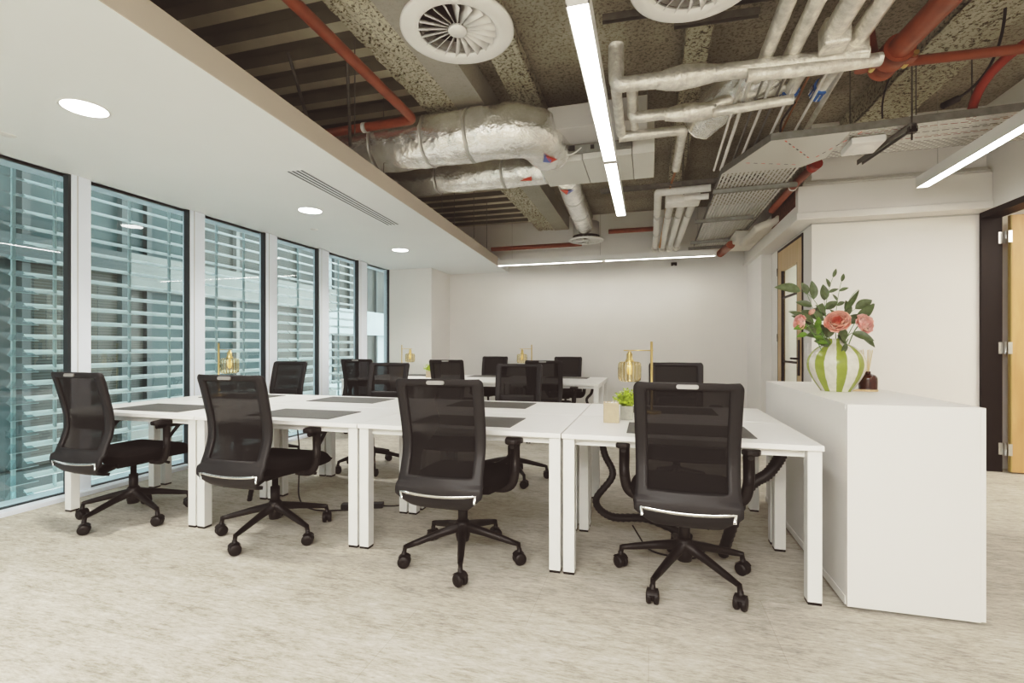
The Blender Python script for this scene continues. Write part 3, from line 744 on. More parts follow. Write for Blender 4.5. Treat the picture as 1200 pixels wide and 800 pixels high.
def smoothp(p,n=4):
    out=[]
    for i in range(len(p)-1):
        P=[V(p[max(0,min(len(p)-1,k))]) for k in (i-1,i,i+1,i+2)]
        for j in range(n):
            f=j/n; q=.5*((2*P[1])+(-P[0]+P[2])*f+(2*P[0]-5*P[1]+4*P[2]-P[3])*f*f+(-P[0]+3*P[1]-3*P[2]+P[3])*f**3); out.append((max(0,q.x),q.y))
    out.append(p[-1]); return out
VM=vase_mat(); b.lathe(smoothp(pr),VM,64,rib=.03,ribn=8); b.build('vase_body',t)
def petal_mat(name,c1,c2):
    m,nt,bs_=nodes(name)
    n=nt.nodes.new('ShaderNodeTexNoise'); n.inputs['Scale'].default_value=22; tc=nt.nodes.new('ShaderNodeTexCoord'); nt.links.new(tc.outputs['Object'],n.inputs['Vector'])
    r=nt.nodes.new('ShaderNodeValToRGB'); r.color_ramp.elements[0].position=.35; r.color_ramp.elements[1].position=.65; r.color_ramp.elements[0].color=(*c1,1); r.color_ramp.elements[1].color=(*c2,1)
    nt.links.new(n.outputs['Fac'],r.inputs[0]); nt.links.new(r.outputs[0],bs_.inputs['Base Color']); bs_.inputs['Roughness'].default_value=.6
    bs_.inputs['Subsurface Weight'].default_value=.1; return m
PET=petal_mat('peach_petal',(.86,.36,.28),(.90,.54,.44)); PETI=petal_mat('coral_petal',(.82,.22,.16),(.90,.38,.27)); PETP=petal_mat('pale_pink_petal',(.88,.42,.38),(.93,.62,.56))
def rose(c,axis,s,label,outer=PET,inner=PETI,seed=0,open_=1.0):
    rnd=random.Random(seed); q=V(axis).normalized().to_track_quat('Z','Y').to_matrix().to_4x4()
    t=empty('rose',(VX,VY,VZ+.275)); tag(t,label,'flower','roses in the vase')
    c=V(c)-V((VX,VY,VZ+.275)); M=Matrix.Translation(c)@q
    b=MB()
    rings=[(3,.007,.050,0,inner),(4,.012,.050,0,inner),(5,.018,.050,.0,inner),(5,.025,.050,.0,outer),(5,.032,.048,.05,outer),(5,.040,.042,.15,outer),(5,.047,.034,.3,outer)]
    for ri,(n,rad,ht,curl,mt) in enumerate(rings):
        rad*=open_
        for k in range(n):
            az=2*PI*(k+.5*(ri%2))/n+rnd.uniform(-.15,.15); hh=ht*rnd.uniform(.9,1.1); wdt=PI/n*1.5; tw=rnd.uniform(-.004,.004)
            def pf(u,v,az=az,rad=rad,curl=curl,hh=hh,wdt=wdt,ri=ri):
                x=(u-.5)*2; wv=math.sin(min(1,v*1.15+.12)*PI*.5)**.6*math.sqrt(max(0,1-max(0,(v-.72)/.30)**2))
                rr=rad*(.30+.80*math.sin(min(1,v*1.25)*PI*.5))*(1-.12*max(0,v-.7)*3*(1-curl))+curl*.016*max(0,v-.55)**1.3*3+.002*x*x*ri*.4
                a=az+x*wv*wdt
                z=hh*v-.010*x*x*v+tw*x*v
                w_=.0025*noise.noise(V((u*4,v*4,az)))
                return M@V(((rr+w_)*math.cos(a)*s,(rr+w_)*math.sin(a)*s,(z-.012)*s))
            b.grid(pf,8,8,mt)
    b.lathe([(0,-.02*s),(.014*s,-.014*s),(.024*s,.0),(.03*s,.012*s)],STEMG,12,M=M)
    b.build('blossom',t)
    st=MB(); st.tube(arc(M@V((0,0,-.02*s)),M@V((0,0,-.07)),V((c.x*.10,c.y*.10,-.20)),8),.0028,STEMG,6); st.build('stem',t)
    return t
def P3(px,py,f):   # world point at pixel and forward distance
    th=math.atan(160/573); u=(px-600)/573*f; v=(407-py)/573*f
    return V((u*math.cos(th)-f*math.sin(th),u*math.sin(th)+f*math.cos(th),1.175+v))
cam=V((0,0,1.175))
FV=(-VX*.2689+VY*.9632)
rc=P3(982,378,FV-.09); rose(rc,(-.38,-.82,.42),1.2,'large peach rose at the front centre of the bouquet',seed=1)
rc=P3(939,378,FV-.07); rose(rc,(-.9,-.40,.10),.85,'pale pink rose drooping at the left of the bouquet',PETP,PET,2,.95)
rc=P3(1011,380,FV-.05); rose(rc,(.45,-.75,.25),1.1,'pale pink rose at the right of the bouquet',PETP,PETP,3,.95)
rc=P3(952,366,FV-.02); rose(rc,(-.6,-.3,.5),.45,'small coral rosebud tucked in at the left',PET,PET,4,.8)
def sprig(tip,ctrl,n,ll,label,mt=LEAFD,seed=0,single=False,w=.30):
    ll*=1.25; w*=1.15; rnd=random.Random(seed); o=V((VX,VY,VZ+.29)); t=empty('leaf_sprig',o); tag(t,label,'foliage','leafy sprigs in the vase')
    pts=arc(V((rnd.uniform(-.02,.02),rnd.uniform(-.02,.02),-.12)),V(ctrl)-o,V(tip)-o,16)
    b=MB(); b.tube(pts,[.0026-.0001*i for i in range(17)],STEMG,6); b.build('stem',t)
    b=MB()
    def leaf(p,d,L_,wd,droop):
        d=d.normalized(); s=d.cross(V((.15,-.9,.35))).normalized()
        nn_=s.cross(d).normalized()
        def lf_(u,v):
            x=(u-.5)*2; prof_=math.sin(PI*min(1,v**.8))**.85 if v<1 else 0
            return p+d*(L_*v)+s*(x*wd*L_*.5*prof_)+nn_*(.10*L_*abs(x)*prof_-.0)+V((0,0,-droop*L_*v*v))
        b.grid(lf_,4,10,mt)
    if single: leaf(pts[8],(pts[-1]-pts[8]),(pts[-1]-pts[8]).length*1.05,w,.05)
    else:
        for k in range(n):
            f=.42+.58*k/(n-1); i=min(16,int(f*16)); p=pts[i]; tan=(pts[min(16,i+1)]-pts[max(0,i-1)]).normalized()
            side=tan.cross(V((0,-1,0))).normalized()*(1 if k%2 else -1)
            dr_=(tan*.75+side*rnd.uniform(.55,.95)+V((0,rnd.uniform(-.5,.5),0))) if k<n-1 else tan
            leaf(p,dr_,ll*rnd.uniform(.8,1.15),w,rnd.uniform(0,.2))
    b.build('leaves',t)
cs=lambda x,y,df=0:P3(x,y,FV+df)
sprig(cs(976,325,.02),cs(958,372),8,.055,'thin upright leafy sprig rising at the centre of the bouquet',seed=1)
sprig(cs(986,330,.04),cs(974,375),7,.05,'tall leafy sprig with a curled tip at the top of the bouquet',seed=2)
sprig(cs(938,341,-.02),cs(965,345,-.02),3,.11,'sprig with a broad dull green leaf arching to the upper left',seed=3,w=.34)
sprig(cs(1006,339,.02),cs(985,352),2,.15,'long narrow leaf pointing up and to the right above the roses',seed=4,single=True,w=.14)
sprig(cs(1024,355,-.02),cs(1002,366,-.02),2,.15,'long pointed leaf at the far right of the bouquet',seed=5,single=True,w=.30)
sprig(cs(925,364,.0),cs(955,362,-.02),2,.13,'narrow grey leaf reaching far left over the pink rose',seed=6,single=True,w=.24)
sprig(cs(928,369,.02),cs(955,368,.0),2,.13,'dark leaf lying across the left pink rose',seed=7,single=True,w=.26)
sprig(cs(946,382,-.09),cs(964,378,-.10),3,.065,'bright green leaves at the lower left of the bouquet',LEAFB,8,w=.42)
sprig(cs(946,391,-.08),cs(968,385,-.09),3,.06,'green leaves low at the left above the vase neck',LEAFB,9,w=.42)
sprig(cs(1008,392,-.08),cs(992,380,-.08),3,.09,'dark green leaves low at the right above the vase neck',LEAFD,10,w=.40)
sprig(cs(992,402,-.10),cs(1000,385,-.09),2,.07,'small leaf curling down over the vase neck',LEAFD,11,w=.32)
sprig(cs(946,345,.05),cs(956,370,.03),4,.09,'grey green leaves standing behind the left rosebud',LEAFD,12,w=.40)
sprig(cs(1002,362,.03),cs(985,372,.03),4,.09,'dark leaves standing behind the large rose',LEAFD,13,w=.40)
sprig(cs(966,352,.05),cs(968,378,.04),5,.08,'dense dark leaves in the middle of the bouquet',LEAFD,14,w=.45)
sprig(cs(958,388,-.03),cs(970,390,-.02),4,.08,'dark leaves hanging at the vase mouth',LEAFD,15,w=.45)
# reed diffuser
DX,DY=1.17,2.99
q=P3(1017,455,2.86)
DX,DY=q.x,q.y
b=MB(); b.lathe([(0,0),(.048,0),(.05,.003),(.05,.010),(.046,.012),(0,.012)],WOODT,32,c=(0,0,0)); b.box((-.10,-.018,0),(-.04,.018,.010),WOODT); o=b.build('wooden_tray',bev=.001,loc=(DX,DY,.92),rz=R(15)); tag(o,'small pale wooden tray under the brown bottle on the cabinet','tray')
t=empty('reed_diffuser',(DX,DY,.932)); tag(t,'dark brown reed diffuser bottle beside the striped vase','diffuser')
b=MB(); b.lathe(smoothp([(0,0),(.043,0),(.046,.005),(.047,.05),(.044,.07),(.034,.082),(.018,.088),(.014,.092),(.014,.102),(.010,.102),(.010,.09)]),BROWN,32,rib=.02,ribn=0); b.build('bottle',t)
rr=random.Random(4)
for k in range(7):
    a=2*PI*k/7; sp=.02+.035*rr.random(); b=MB(); b.tube([(-math.cos(a)*.006,-math.sin(a)*.006,.03),(math.cos(a)*sp-.012*(k<4),math.sin(a)*sp,.225+.02*rr.random())],.0018,REED,6); b.build('reed',t)

# ------------------------------------------------------------------ ceiling: structure
# ribbed metal deck on the window side (ribs run across)
b=MB(); y=YF
pts=[]; per=.30
while y<YB: pts += [(y,ZS-.01),(y+.13,ZS-.01),(y+.165,ZS-.075),(y+.265,ZS-.075)]; y+=per
pts=[p for p in pts if p[0]<YB]
vs=[V((XL-.1,p[0],p[1])) for p in pts]+[V((-1.87,p[0],p[1])) for p in pts]; n=len(pts)
DECK_SHADE=mat('deck_recess_shade', (.16,.15,.115), .7, var=.2, scale=3)  # shade of recesses and webs put into the colour, lower ribs stay lighter
b.add(vs,[(i,i+1,n+i+1,n+i) for i in range(n-1) if i%4==2],DECK); b.add(vs,[(i,i+1,n+i+1,n+i) for i in range(n-1) if i%4!=2],DECK_SHADE); b.build('ceiling_metal_deck')['kind']='structure'
def beam(name,x0,x1,z,mt,y0=YF,y1=YB,rough=0):
    b=MB()
    if rough:
        nx,ny=14,150
        b.grid(lambda u,v:V((x0+(x1-x0)*u+(.0 if .01<u<.99 else .012*noise.noise(V((v*60,u,0)))),y0+(y1-y0)*v,z+rough*noise.noise(V((u*9,v*80,0)))+rough*noise.noise(V((u*22,v*200,2))))),nx,ny,mt,smooth=False,flip=True)
        b.box((x0,y0,z+.03),(x1,y1,ZS+.01),mt)
    else: b.box((x0,y0,z),(x1,y1,ZS+.01),mt)
    b.build(name)['kind']='structure'
beam('ceiling_beam_left',-1.87,-1.58,3.235,CONCB,rough=.02)
beam('ceiling_beam_inner',-1.58,-1.33,3.225,CONCS)
beam('ceiling_beam_strip',-1.16,-.92,3.36,CONCB,rough=.012)
beam('ceiling_beam_middle',.25,.42,3.32,CONCB,rough=.012)
beam('ceiling_beam_right',1.85,2.25,3.25,CONCB,rough=.015)

# ------------------------------------------------------------------ ceiling: lights
def linear(p0,p1,w,h,zb,label,mt,axis,splits,hang=True):
    t=empty('linear_light',(p0[0],p0[1],zb)); tag(t,label,'light','linear pendant lights')
    L_=(p1[1]-p0[1]) if axis=='y' else (p1[0]-p0[0])
    rz=0 if axis=='y' else -PI/2
    t.rotation_euler.z=rz
    b=MB()
    b.box((-w/2,0,.012),(w/2,L_,h),WHITEP); b.box((-w/2,0,0),(-w/2+.006,L_,.012),WHITEP); b.box((w/2-.006,0,0),(w/2,L_,.012),WHITEP); b.box((-w/2,0,0),(w/2,.006,.012),WHITEP); b.box((-w/2,L_-.006,0),(w/2,L_,.012),WHITEP)
    b.build('housing',t)
    s=[0]+splits+[L_]
    for a,c in zip(s,s[1:]):
        b=MB(); b.box((-w/2+.006,a+.022,.003),(w/2-.006,c-.022,.011),mt); b.build('diffuser',t)
        if c<L_: b=MB(); b.box((-w/2+.004,c-.03,-.002),(w/2-.004,c+.03,.012),GREYM); b.build('joint_plate',t,bev=.001)
    if hang:
        for yy in (.25,L_/2,L_-.25):
            b=MB(); b.tube([(0,yy,h),(0,yy,ZS-zb)],.0015,GALV,5); b.build('suspension_wire',t)
linear((-.285,2.03),(-.285,5.43),.10,.07,2.60,'long white linear light running away from us over the middle of the front bench',LED,'y',[1.80])
linear((2.35,1.2),(2.35,5.19),.09,.095,2.60,'white linear light at the upper right above the cabinet side',LED,'y',[2.0])
linear((-2.42,7.78),(.96,7.78),.06,.09,2.53,'white linear light running across in front of the back wall',LEDB,'x',[1.74])
linear((-.285,-2.4),(-.285,1.4),.10,.07,2.60,'added white linear fill light, unseen behind the viewpoint',LED,'y',[1.9])  # unseen pendant added behind the camera as fill
linear((2.35,-2.6),(2.35,.9),.09,.095,2.60,'added white linear fill light, unseen behind the viewpoint on the door side',LED,'y',[1.7])  # second added pendant out of view, brightens the door side
def downlight(x,y,label):
    t=empty('downlight',(x,y,ZC)); tag(t,label,'light','round recessed downlights')
    b=MB(); b.lathe([(.105,-.001),(.112,-.004),(.118,-.003),(.120,0)],WHITEP,36); b.build('trim_ring',t)
    b=MB(); b.lathe([(0,-.0015),(.106,-.0015)],DLE,36); b.build('lens',t)
    l=bpy.data.lights.new('downlight_lamp','SPOT'); l.energy=42; l.spot_size=R(140); l.spot_blend=.9; l.shadow_soft_size=.10; l.color=(1,.96,.9)
    o=bpy.data.objects.new('downlight_lamp',l); C.objects.link(o); o.parent=t; o.location=(0,0,-.03)
downlight(-3.08,2.02,'round recessed downlight nearest us in the lowered ceiling')
downlight(-3.23,4.13,'round recessed downlight below the slot grille in the lowered ceiling')
downlight(-3.33,6.14,'round recessed downlight farthest back in the lowered ceiling')
downlight(-3.0,-.2,'round recessed downlight in the lowered ceiling behind the viewpoint')
for (x,y,l) in ((-3.94,2.14,'small round white ceiling sensor by the nearest window'),(-3.70,4.80,'small flush ceiling disc near the middle windows')):
    b=MB(); b.lathe([(0,-.006),(.035,-.006),(.042,-.002),(.043,0)],WHITEP,24); tag(b.build('ceiling_sensor',loc=(x,y,ZC)),l,'sensor')
# slot grille
t=empty('slot_grille',(-2.61,3.15,ZC),math.atan2(.10,1.68)); tag(t,'long air slot grille with four dark slots in the lowered ceiling','vent')
b=MB(); b.box((-.075,0,-.003),(.075,1.70,0),CEIL); b.build('frame',t)
for k in range(4):
    b=MB(); x=-.057+k*.038; b.box((x-.008,.01,-.0045),(x+.008,1.69,-.003),GASKET); b.build('slot',t)
# swirl diffusers
def swirl(x,y,z,label,r=.30,plen=True):
    t=empty('swirl_diffuser',(x,y,z)); tag(t,label,'vent','round swirl air diffusers')
    b=MB(); ri=.205
    b.lathe([(ri,.010),(ri+.01,.002),(ri+.03,0),(r-.012,0),(r,.006),(r,.02),(r-.01,.022),(ri,.022),(ri,.01)],WHITEP,56); b.build('plate',t)
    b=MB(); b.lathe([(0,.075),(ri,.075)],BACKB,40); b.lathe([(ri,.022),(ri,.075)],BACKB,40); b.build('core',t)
    b=MB(); b.lathe([(0,.0),(.045,.0),(.05,.006),(.05,.02),(0,.02)],WHITEP,24); b.build('hub',t)
    b=MB(); n=20
    for k in range(n):
        a=2*PI*k/n
        M=Matrix.Rotation(a,4,'Z')
        def bl(u,v): rr=.05+(ri-.05)*u; wv=.012+.036*u; return M@V((rr,(v-.5)*wv, .022- .040*(v-.5)*(.5+u)))
        b.grid(bl,2,1,WHITEP)
    b.build('vanes',t,solid=.002)
    if plen:
        b=MB(); b.lathe([(.20,.02),(.20,.28),(0,.28)],GREYM,32); b.build('plenum',t)
swirl(-.98,2.43,2.85,'large round swirl diffuser hanging near us beside the linear light')
swirl(-.93,7.60,2.82,'round swirl diffuser far back near the back wall',.27)
swirl(.21,2.38,2.85,'round swirl diffuser cut off by the top edge',.30)

# ------------------------------------------------------------------ ceiling: fan coil unit, ducts
t=empty('fan_coil_unit',(-.99,4.36,2.85)); tag(t,'white fan coil unit box hung above the linear light','air unit')
b=MB(); b.box((.0,.02,0),(.42,.66,.30),FCU); b.box((.425,.0,0),(.85,.66,.30),FCU); b.box((.855,.0,0),(1.04,.66,.30),FCU); b.build('casing',t,bev=.004)
b=MB(); b.box((.18,-.36,.13),(.98,.0,.32),GREYM); b.build('inlet_box',t,bev=.004)
b=MB(); b.box((.20,-.03,.05),(.85,.0,.12),GALV); b.build('control_rail',t)
b=MB(); b.box((.30,-.05,.07),(.36,-.03,.11),CABLE); b.box((.50,-.05,.07),(.53,-.03,.10),CABLE); b.build('terminals',t)
b=MB(); b.tube(arc((.22,-.03,.10),(.30,-.06,-.03),(.42,-.04,.09),10),.006,WHITEP,6); b.build('flex_cable',t)
for x in (.06,.98):
    for y in (.06,.60):
        b=MB(); b.tube([(x,y,.3),(x,y,ZS-2.85)],.004,GALV,6); b.build('threaded_rod',t)
def duct(pts,r,label,mt=FOIL,seg=36,wr=.05,rb=.22,cat='duct',name='air_duct',seed=1,bands=(),stk=None):
    P_=dense(path(pts,rb,10),.03); t=empty(name,P_[0]); tag(t,label,cat)
    o0=V(P_[0]); b=MB(); b.tube([p-o0 for p in P_],r,mt,seg,wr=wr,seed=seed); b.build('wrapped_tube',t)
    for f in bands:
        i=int(f*(len(P_)-2)); b=MB(); b.tube([P_[i]-o0,P_[i+1]-o0],r*1.014,TAPE,seg,wr=wr,seed=seed); b.build('tape_band',t)
    return t,o0
duct([(-3.2,3.98,2.98),(-1.6,3.93,2.98),(-.95,3.95,3.0),(-.86,4.40,3.0)],.214,'fat foil wrapped air duct crossing below the near swirl diffuser',bands=(.35,.55,.70),rb=.32,wr=.07)
duct([(-3.2,4.90,2.98),(-1.9,4.86,2.98),(-.98,4.82,2.97)],.148,'thinner foil wrapped air duct behind the fat one',bands=(.5,.8),seed=4,wr=.08)
duct([(-.80,5.00,2.93),(-.86,5.9,2.95),(-.93,7.4,3.0)],.125,'white wrapped air duct running back to the far diffuser',seed=6,bands=(.3,.6),wr=.07)
duct([(.42,4.35,3.05),(.62,3.9,3.08),(.85,3.7,3.12)],.14,'short foil wrapped flexible duct under the lagged pipes',seed=8,wr=.09)
# stickers
def sticker(name,pts,cols,label):
    b=MB()
    for tri,mt in zip(pts,cols): b.add([V(p) for p in tri],[tuple(range(len(tri)))],mt)
    tag(b.build(name,solid=.002),label,'sticker')
K=V((.004,-.010,-.009))
def kk(*p): return V(p)+K
sticker('duct_sticker',[[kk(-.884,4.156,2.788),kk(-.844,4.075,2.805),kk(-.813,4.178,2.804),kk(-.828,4.214,2.796)],[kk(-.844,4.075,2.805)+V((0,-.001,-.002)),kk(-.770,4.229,2.826),kk(-.828,4.214,2.796)]],[BLUES,REDS],'red and blue sticker on the elbow of the fat foil duct')
sticker('duct_sticker',[[kk(-1.245,4.745,2.851),kk(-1.124,4.717,2.871),kk(-1.122,4.747,2.842)]],[REDS],'red sticker at the end of the thinner foil duct')
sticker('duct_sticker',[[kk(-.89,5.03,2.822),kk(-.80,5.03,2.80),kk(-.838,5.156,2.800)],[kk(-.838,5.156,2.800),kk(-.80,5.03,2.80),kk(-.745,5.06,2.815)]],[REDS,BLUES],'red and blue sticker on the white duct behind the fan coil unit')

# ------------------------------------------------------------------ ceiling: pipes
def pipe(name,pts,r,mt,label,cat='pipe',wr=0,rb=.06,seg=14,group=None,seed=0,bands=None,bandm=None):
    P_=path(pts,rb,6)
    if wr: P_=dense(P_,.04)
    t=empty(name,P_[0]) if bands else None
    o0=V(P_[0]) if bands else V((0,0,0))
    b=MB(); b.tube([p-o0 for p in P_],r,mt,seg,wr=wr,seed=seed)
    o=b.build('tube' if bands else name,t)
    if bands:
        for q,mm in bands: 
            q0,q1=V(q[0]),V(q[1]); bb_=MB(); bb_.tube([q0-o0,q1-o0],q[2],mm,seg); bb_.build('collar',t)
        o=t
    tag(o,label,cat,group); return o
# red sprinkler pipe, left
pipe('sprinkler_pipe',[(-1.85,-1.0,3.05),(-1.86,3.66,3.05),(-3.0,3.70,3.05)],.037,RED,'red sprinkler pipe running over the near left and turning above the fat duct',rb=.07,bands=[(((-2.35,3.68,3.05),(-2.31,3.68,3.05),.043),WHITEP)])
pipe('sprinkler_pipe',[(-2.6,8.0,2.86),(-1.05,7.98,2.86)],.035,RED,'red sprinkler pipe across the far end near the back light')
pipe('sprinkler_pipe',[(-.6,7.75,2.98),(.1,7.75,2.98)],.035,RED,'short red pipe crossing the far end behind the linear light')
# big red main
pipe('sprinkler_main',[(1.62,1.6,3.0),(1.47,3.55,3.0),(1.47,3.72,3.0)],.064,RED,'thick red sprinkler main at the upper right',rb=.02,bands=[(((1.475,3.50,3.0),(1.47,3.62,3.0),.088),RED),(((1.47,3.64,3.0),(1.47,3.74,3.0),.080),RED)],seg=24)
b=MB()
for dx in (-.09,.09): b.tube([(1.47+dx,3.50,2.96),(1.47+dx,3.66,2.96)],.016,BRASS,8); b.box((1.47+dx-.02,3.53,2.94),(1.47+dx+.02,3.60,2.98),RED)
tag(b.build('coupling_bolts'),'brass bolts of the red coupling at the end of the thick main','bolt')
b=MB(); b.tube([(1.36,3.66,2.98),(1.33,3.66,3.20)],.07,RED,16); tag(b.build('red_fitting'),'dark red fitting rising beside the red coupling','fitting')
pipe('sprinkler_pipe',[(1.50,3.68,3.0),(3.0,3.76,3.0)],.030,RED,'thin red branch pipe running right from the thick main')
pipe('red_flex_hose',arc((2.30,3.6,3.06),(2.02,3.85,2.98),(2.22,4.25,2.80),12),.028,REDF,'curved red flexible hose at the right edge above the tray',rb=.01)
pipe('red_pipe',[(1.42,4.92,2.79),(1.36,5.3,2.75),(1.34,6.1,2.72)],.036,RED,'red pipe dropping past the tray into the opening beside the bulkhead',bands=[(((1.363,5.34,2.748),(1.362,5.365,2.747),.041),WHITEP),(((1.43,4.86,2.795),(1.41,4.95,2.788),.048),REDF)])
pipe('red_pipe_stub',[(1.10,7.35,2.60),(1.05,8.0,2.60)],.055,RED,'red brown pipe stub below the far end of the tray')
# lagged pipes across
pipe('lagged_pipe',[(-.21,3.38,3.22),(-.21,3.38,2.95),(.62,3.41,2.95),(1.28,3.45,2.96)],.052,LAGGING,'upper lagged pipe crossing from the linear light to the red coupling',wr=.13,seed=2,rb=.05)
pipe('lagged_pipe',[(.60,3.39,2.90),(1.02,3.42,2.90),(1.36,3.47,2.93)],.040,LAGGING,'short lagged pipe directly below the upper crossing pipe',wr=.06,seed=3)
b=MB(); P_=dense([(.05,3.395,2.95),(.42,3.40,2.95)],.03); b.tube(P_,[.052+.022*math.sin(PI*i/(len(P_)-1)) for i in range(len(P_))],LAGGING,18,wr=.16,seed=9); tag(b.build('lagging_bulge'),'crinkled foil bulge round a valve on the upper crossing pipe','lagging')
pipe('lagged_pipe',[(-.12,3.89,3.15),(-.12,3.89,2.95),(.40,3.88,2.94),(.62,3.86,3.0),(.93,3.85,3.02)],.043,LAGGING,'middle lagged pipe crossing below the upper one',wr=.14,seed=5,rb=.05)
pipe('lagged_pipe',[(.45,3.86,2.90),(.98,3.84,2.92)],.034,LAGGING,'thin lagged pipe ending at the blue tags',wr=.05,seed=6)
b=MB(); P_=dense([(.12,3.885,2.94),(.48,3.88,2.93)],.03); b.tube(P_,[.045+.022*math.sin(PI*i/(len(P_)-1)) for i in range(len(P_))],LAGGING,18,wr=.18,seed=11); tag(b.build('lagging_bulge'),'crinkled foil bulge on the middle crossing pipe','lagging')
pipe('lagged_pipe',[(-.24,4.20,2.94),(.27,4.22,2.95),(.26,5.06,2.93)],.040,LAGGING,'lower lagged pipe that turns away from us beside the fan coil unit',wr=.05,seed=7,rb=.04)
pipe('lagged_pipe',[(-.22,3.45,3.0),(-.22,4.15,2.95)],.038,LAGGING,'lagged pipe along the right side of the linear light, inner one',wr=.06,seed=14)
pipe('lagged_pipe',[(-.12,3.5,3.02),(-.11,4.15,2.99)],.036,LAGGING,'lagged pipe along the right side of the linear light, outer one',wr=.06,seed=15)
# lagged pipes running lengthwise
for i,(x,y1,r,l) in enumerate([(.72,3.9,.042,'first lengthwise lagged pipe from the left at the top'),(.87,3.9,.045,'second lengthwise lagged pipe from the left at the top'),(1.05,3.25,.060,'third lengthwise lagged pipe at the top, ending in a square wrap'),(1.21,3.42,.050,'fourth lengthwise lagged pipe, next to the red main')]):
    pipe('lagged_pipe',[(x,-.5,3.04),(x,y1,3.03)],r,LAGGING,l,wr=.06,seed=20+i)
for (x,y,l) in ((1.06,3.30,'square foil wrapped junction at the end of the third lengthwise pipe'),(1.21,3.46,'square foil wrapped junction beside the red fitting')):
    b=MB(); b.box((x-.07,y-.07,2.94),(x+.07,y+.07,3.10),LAGGING); tag(b.build('wrapped_junction',bev=.015),l,'junction')
# pipes going on behind the crossing pipes
for i,(x,y0,l,tg) in enumerate([(.965,3.62,'lagged pipe with the left blue tag strip',.052),(1.165,3.62,'lagged pipe with the right blue tag strip',.052)]):
    t=pipe('lagged_pipe',[(x,y0-.15,2.99),(x,y0+.36,2.99)],.043,LAGGING,l,bands=[(((x,y0+.22,2.99),(x,y0+.34,2.99),.058),BLUE)],seed=30+i)
    b=MB()
    for k in range(14):
        a=2*PI*k/14; M=Matrix.Translation((0,0,0))
        c=V((.060*math.cos(a),.43,.060*math.sin(a)))
        b.tube([c+V((0,-.04,0)),c+V((0,.05,0))],.004,WHITEP,5)
    b.build('cable_tie_ends',t)
th=[(.60,.010,LAGW),(.66,.014,LAGW),(.74,.009,GALV),(.80,.011,LAGW),(.87,.009,GALV),(.95,.011,LAGW),(1.02,.008,COPPER),(1.12,.010,LAGW),(1.20,.020,LAGGING)]
for i,(x,r,mt) in enumerate(th):
    b=MB(); b.tube([(x,3.5,2.98),(x,4.7+.3*(i<5),2.86)],r,mt,8); tag(b.build('small_service_pipe'),'thin service pipe running back under the lagged pipes toward the cable tray','pipe','thin service pipes above the tray')
# support channel across the top
def strut(p0,p1,label,w=.041,h=.041,mt=GALV,group='steel support channels',perf=False):
    p0,p1=V(p0),V(p1); L_=(p1-p0).length; a=math.atan2(p1.y-p0.y,p1.x-p0.x)
    t=empty('support_channel',p0,a); tag(t,label,'bracket',group)
    b=MB(); b.box((0,-w/2,h-.004),(L_,w/2,h),mt); b.box((0,-w/2,0),(L_,-w/2+.004,h),mt); b.box((0,w/2-.004,0),(L_,w/2,h),mt); b.build('channel',t)
    return t
strut((-.28,3.12,3.22),(2.3,3.25,3.22),'dark steel channel crossing above the lagged pipes',mt=GALVD)
strut((.15,3.10,3.10),(.62,3.12,3.10),'short dark channel end left of the lengthwise pipes',mt=GALVD)
strut((1.25,3.0,3.16),(3.0,3.05,3.16),'steel channel at the upper right under the slab',mt=GALVD)
strut((-.5,5.35,2.84),(1.1,5.3,2.84),'steel channel crossing in front of the white manifold pipes',mt=GALVD,w=.06)
# hanger rods
def rod(x,y,z0,z1,label,r=.004,mt=GALVD,g='thin ceiling hanger rods'):
    b=MB(); b.tube([(x,y,z0),(x,y,z1)],r,mt,6); tag(b.build('hanger_rod'),label,'rod',g)
for x,y in ((-1.98,3.0),(-2.25,3.85),(-2.2,5.0),(-2.3,5.6),(-2.3,6.3),(-2.35,7.0),(.33,5.2),(.33,4.5),(1.8,4.05),(2.2,4.2),(1.52,4.4)):
    rod(x,y,ZC+.14 if x<-1.9 else 2.80,ZS-.05,'thin steel hanger rod dropping from the slab')
for (p,q,l) in (((-2.35,3.05,2.67),(-2.62,3.1,3.4),'slanting steel brace above the lowered ceiling near us'),((-2.15,3.2,2.68),(-2.18,3.2,3.38),'upright steel strut above the lowered ceiling near us')):
    b=MB(); b.tube([p,q],.012,GALVD,6); tag(b.build('ceiling_brace'),l,'rod')

# ------------------------------------------------------------------ cable tray
def tray_mat(name,sx,sy,rowang=0):
    m,nt,bs_=nodes(name); tc=nt.nodes.new('ShaderNodeTexCoord'); mp=nt.nodes.new('ShaderNodeMapping'); mp.inputs['Rotation'].default_value=(0,0,rowang)
    br=nt.nodes.new('ShaderNodeTexBrick'); br.offset=.5; br.inputs['Brick Width'].default_value=sx; br.inputs['Row Height'].default_value=sy; br.inputs['Mortar Size'].default_value=sy*.30; br.inputs['Scale'].default_value=1; br.inputs['Mortar Smooth'].default_value=0
    nt.links.new(tc.outputs['Object'],mp.inputs[0]); nt.links.new(mp.outputs[0],br.inputs['Vector'])
    br.inputs['Color1'].default_value=(0,0,0,1); br.inputs['Color2'].default_value=(0,0,0,1); br.inputs['Mortar'].default_value=(1,1,1,1)
    bs_.inputs['Base Color'].default_value=(.62,.61,.57,1); bs_.inputs['Roughness'].default_value=.45; bs_.inputs['Metallic'].default_value=.3
    d=nt.nodes.new('ShaderNodeBsdfTransparent'); mx=nt.nodes.new('ShaderNodeMixShader')
    nt.links.new(br.outputs[0],mx.inputs[0]); nt.links.new(d.outputs[0],mx.inputs[1]); nt.links.new(bs_.outputs[0],mx.inputs[2]); nt.links.new(mx.outputs[0],nt.nodes['Material Output'].inputs[0]); return m
TRH=tray_mat('perforated_tray',.060,.026,0); TRV=tray_mat('perforated_tray_long',.11,.034,R(90))
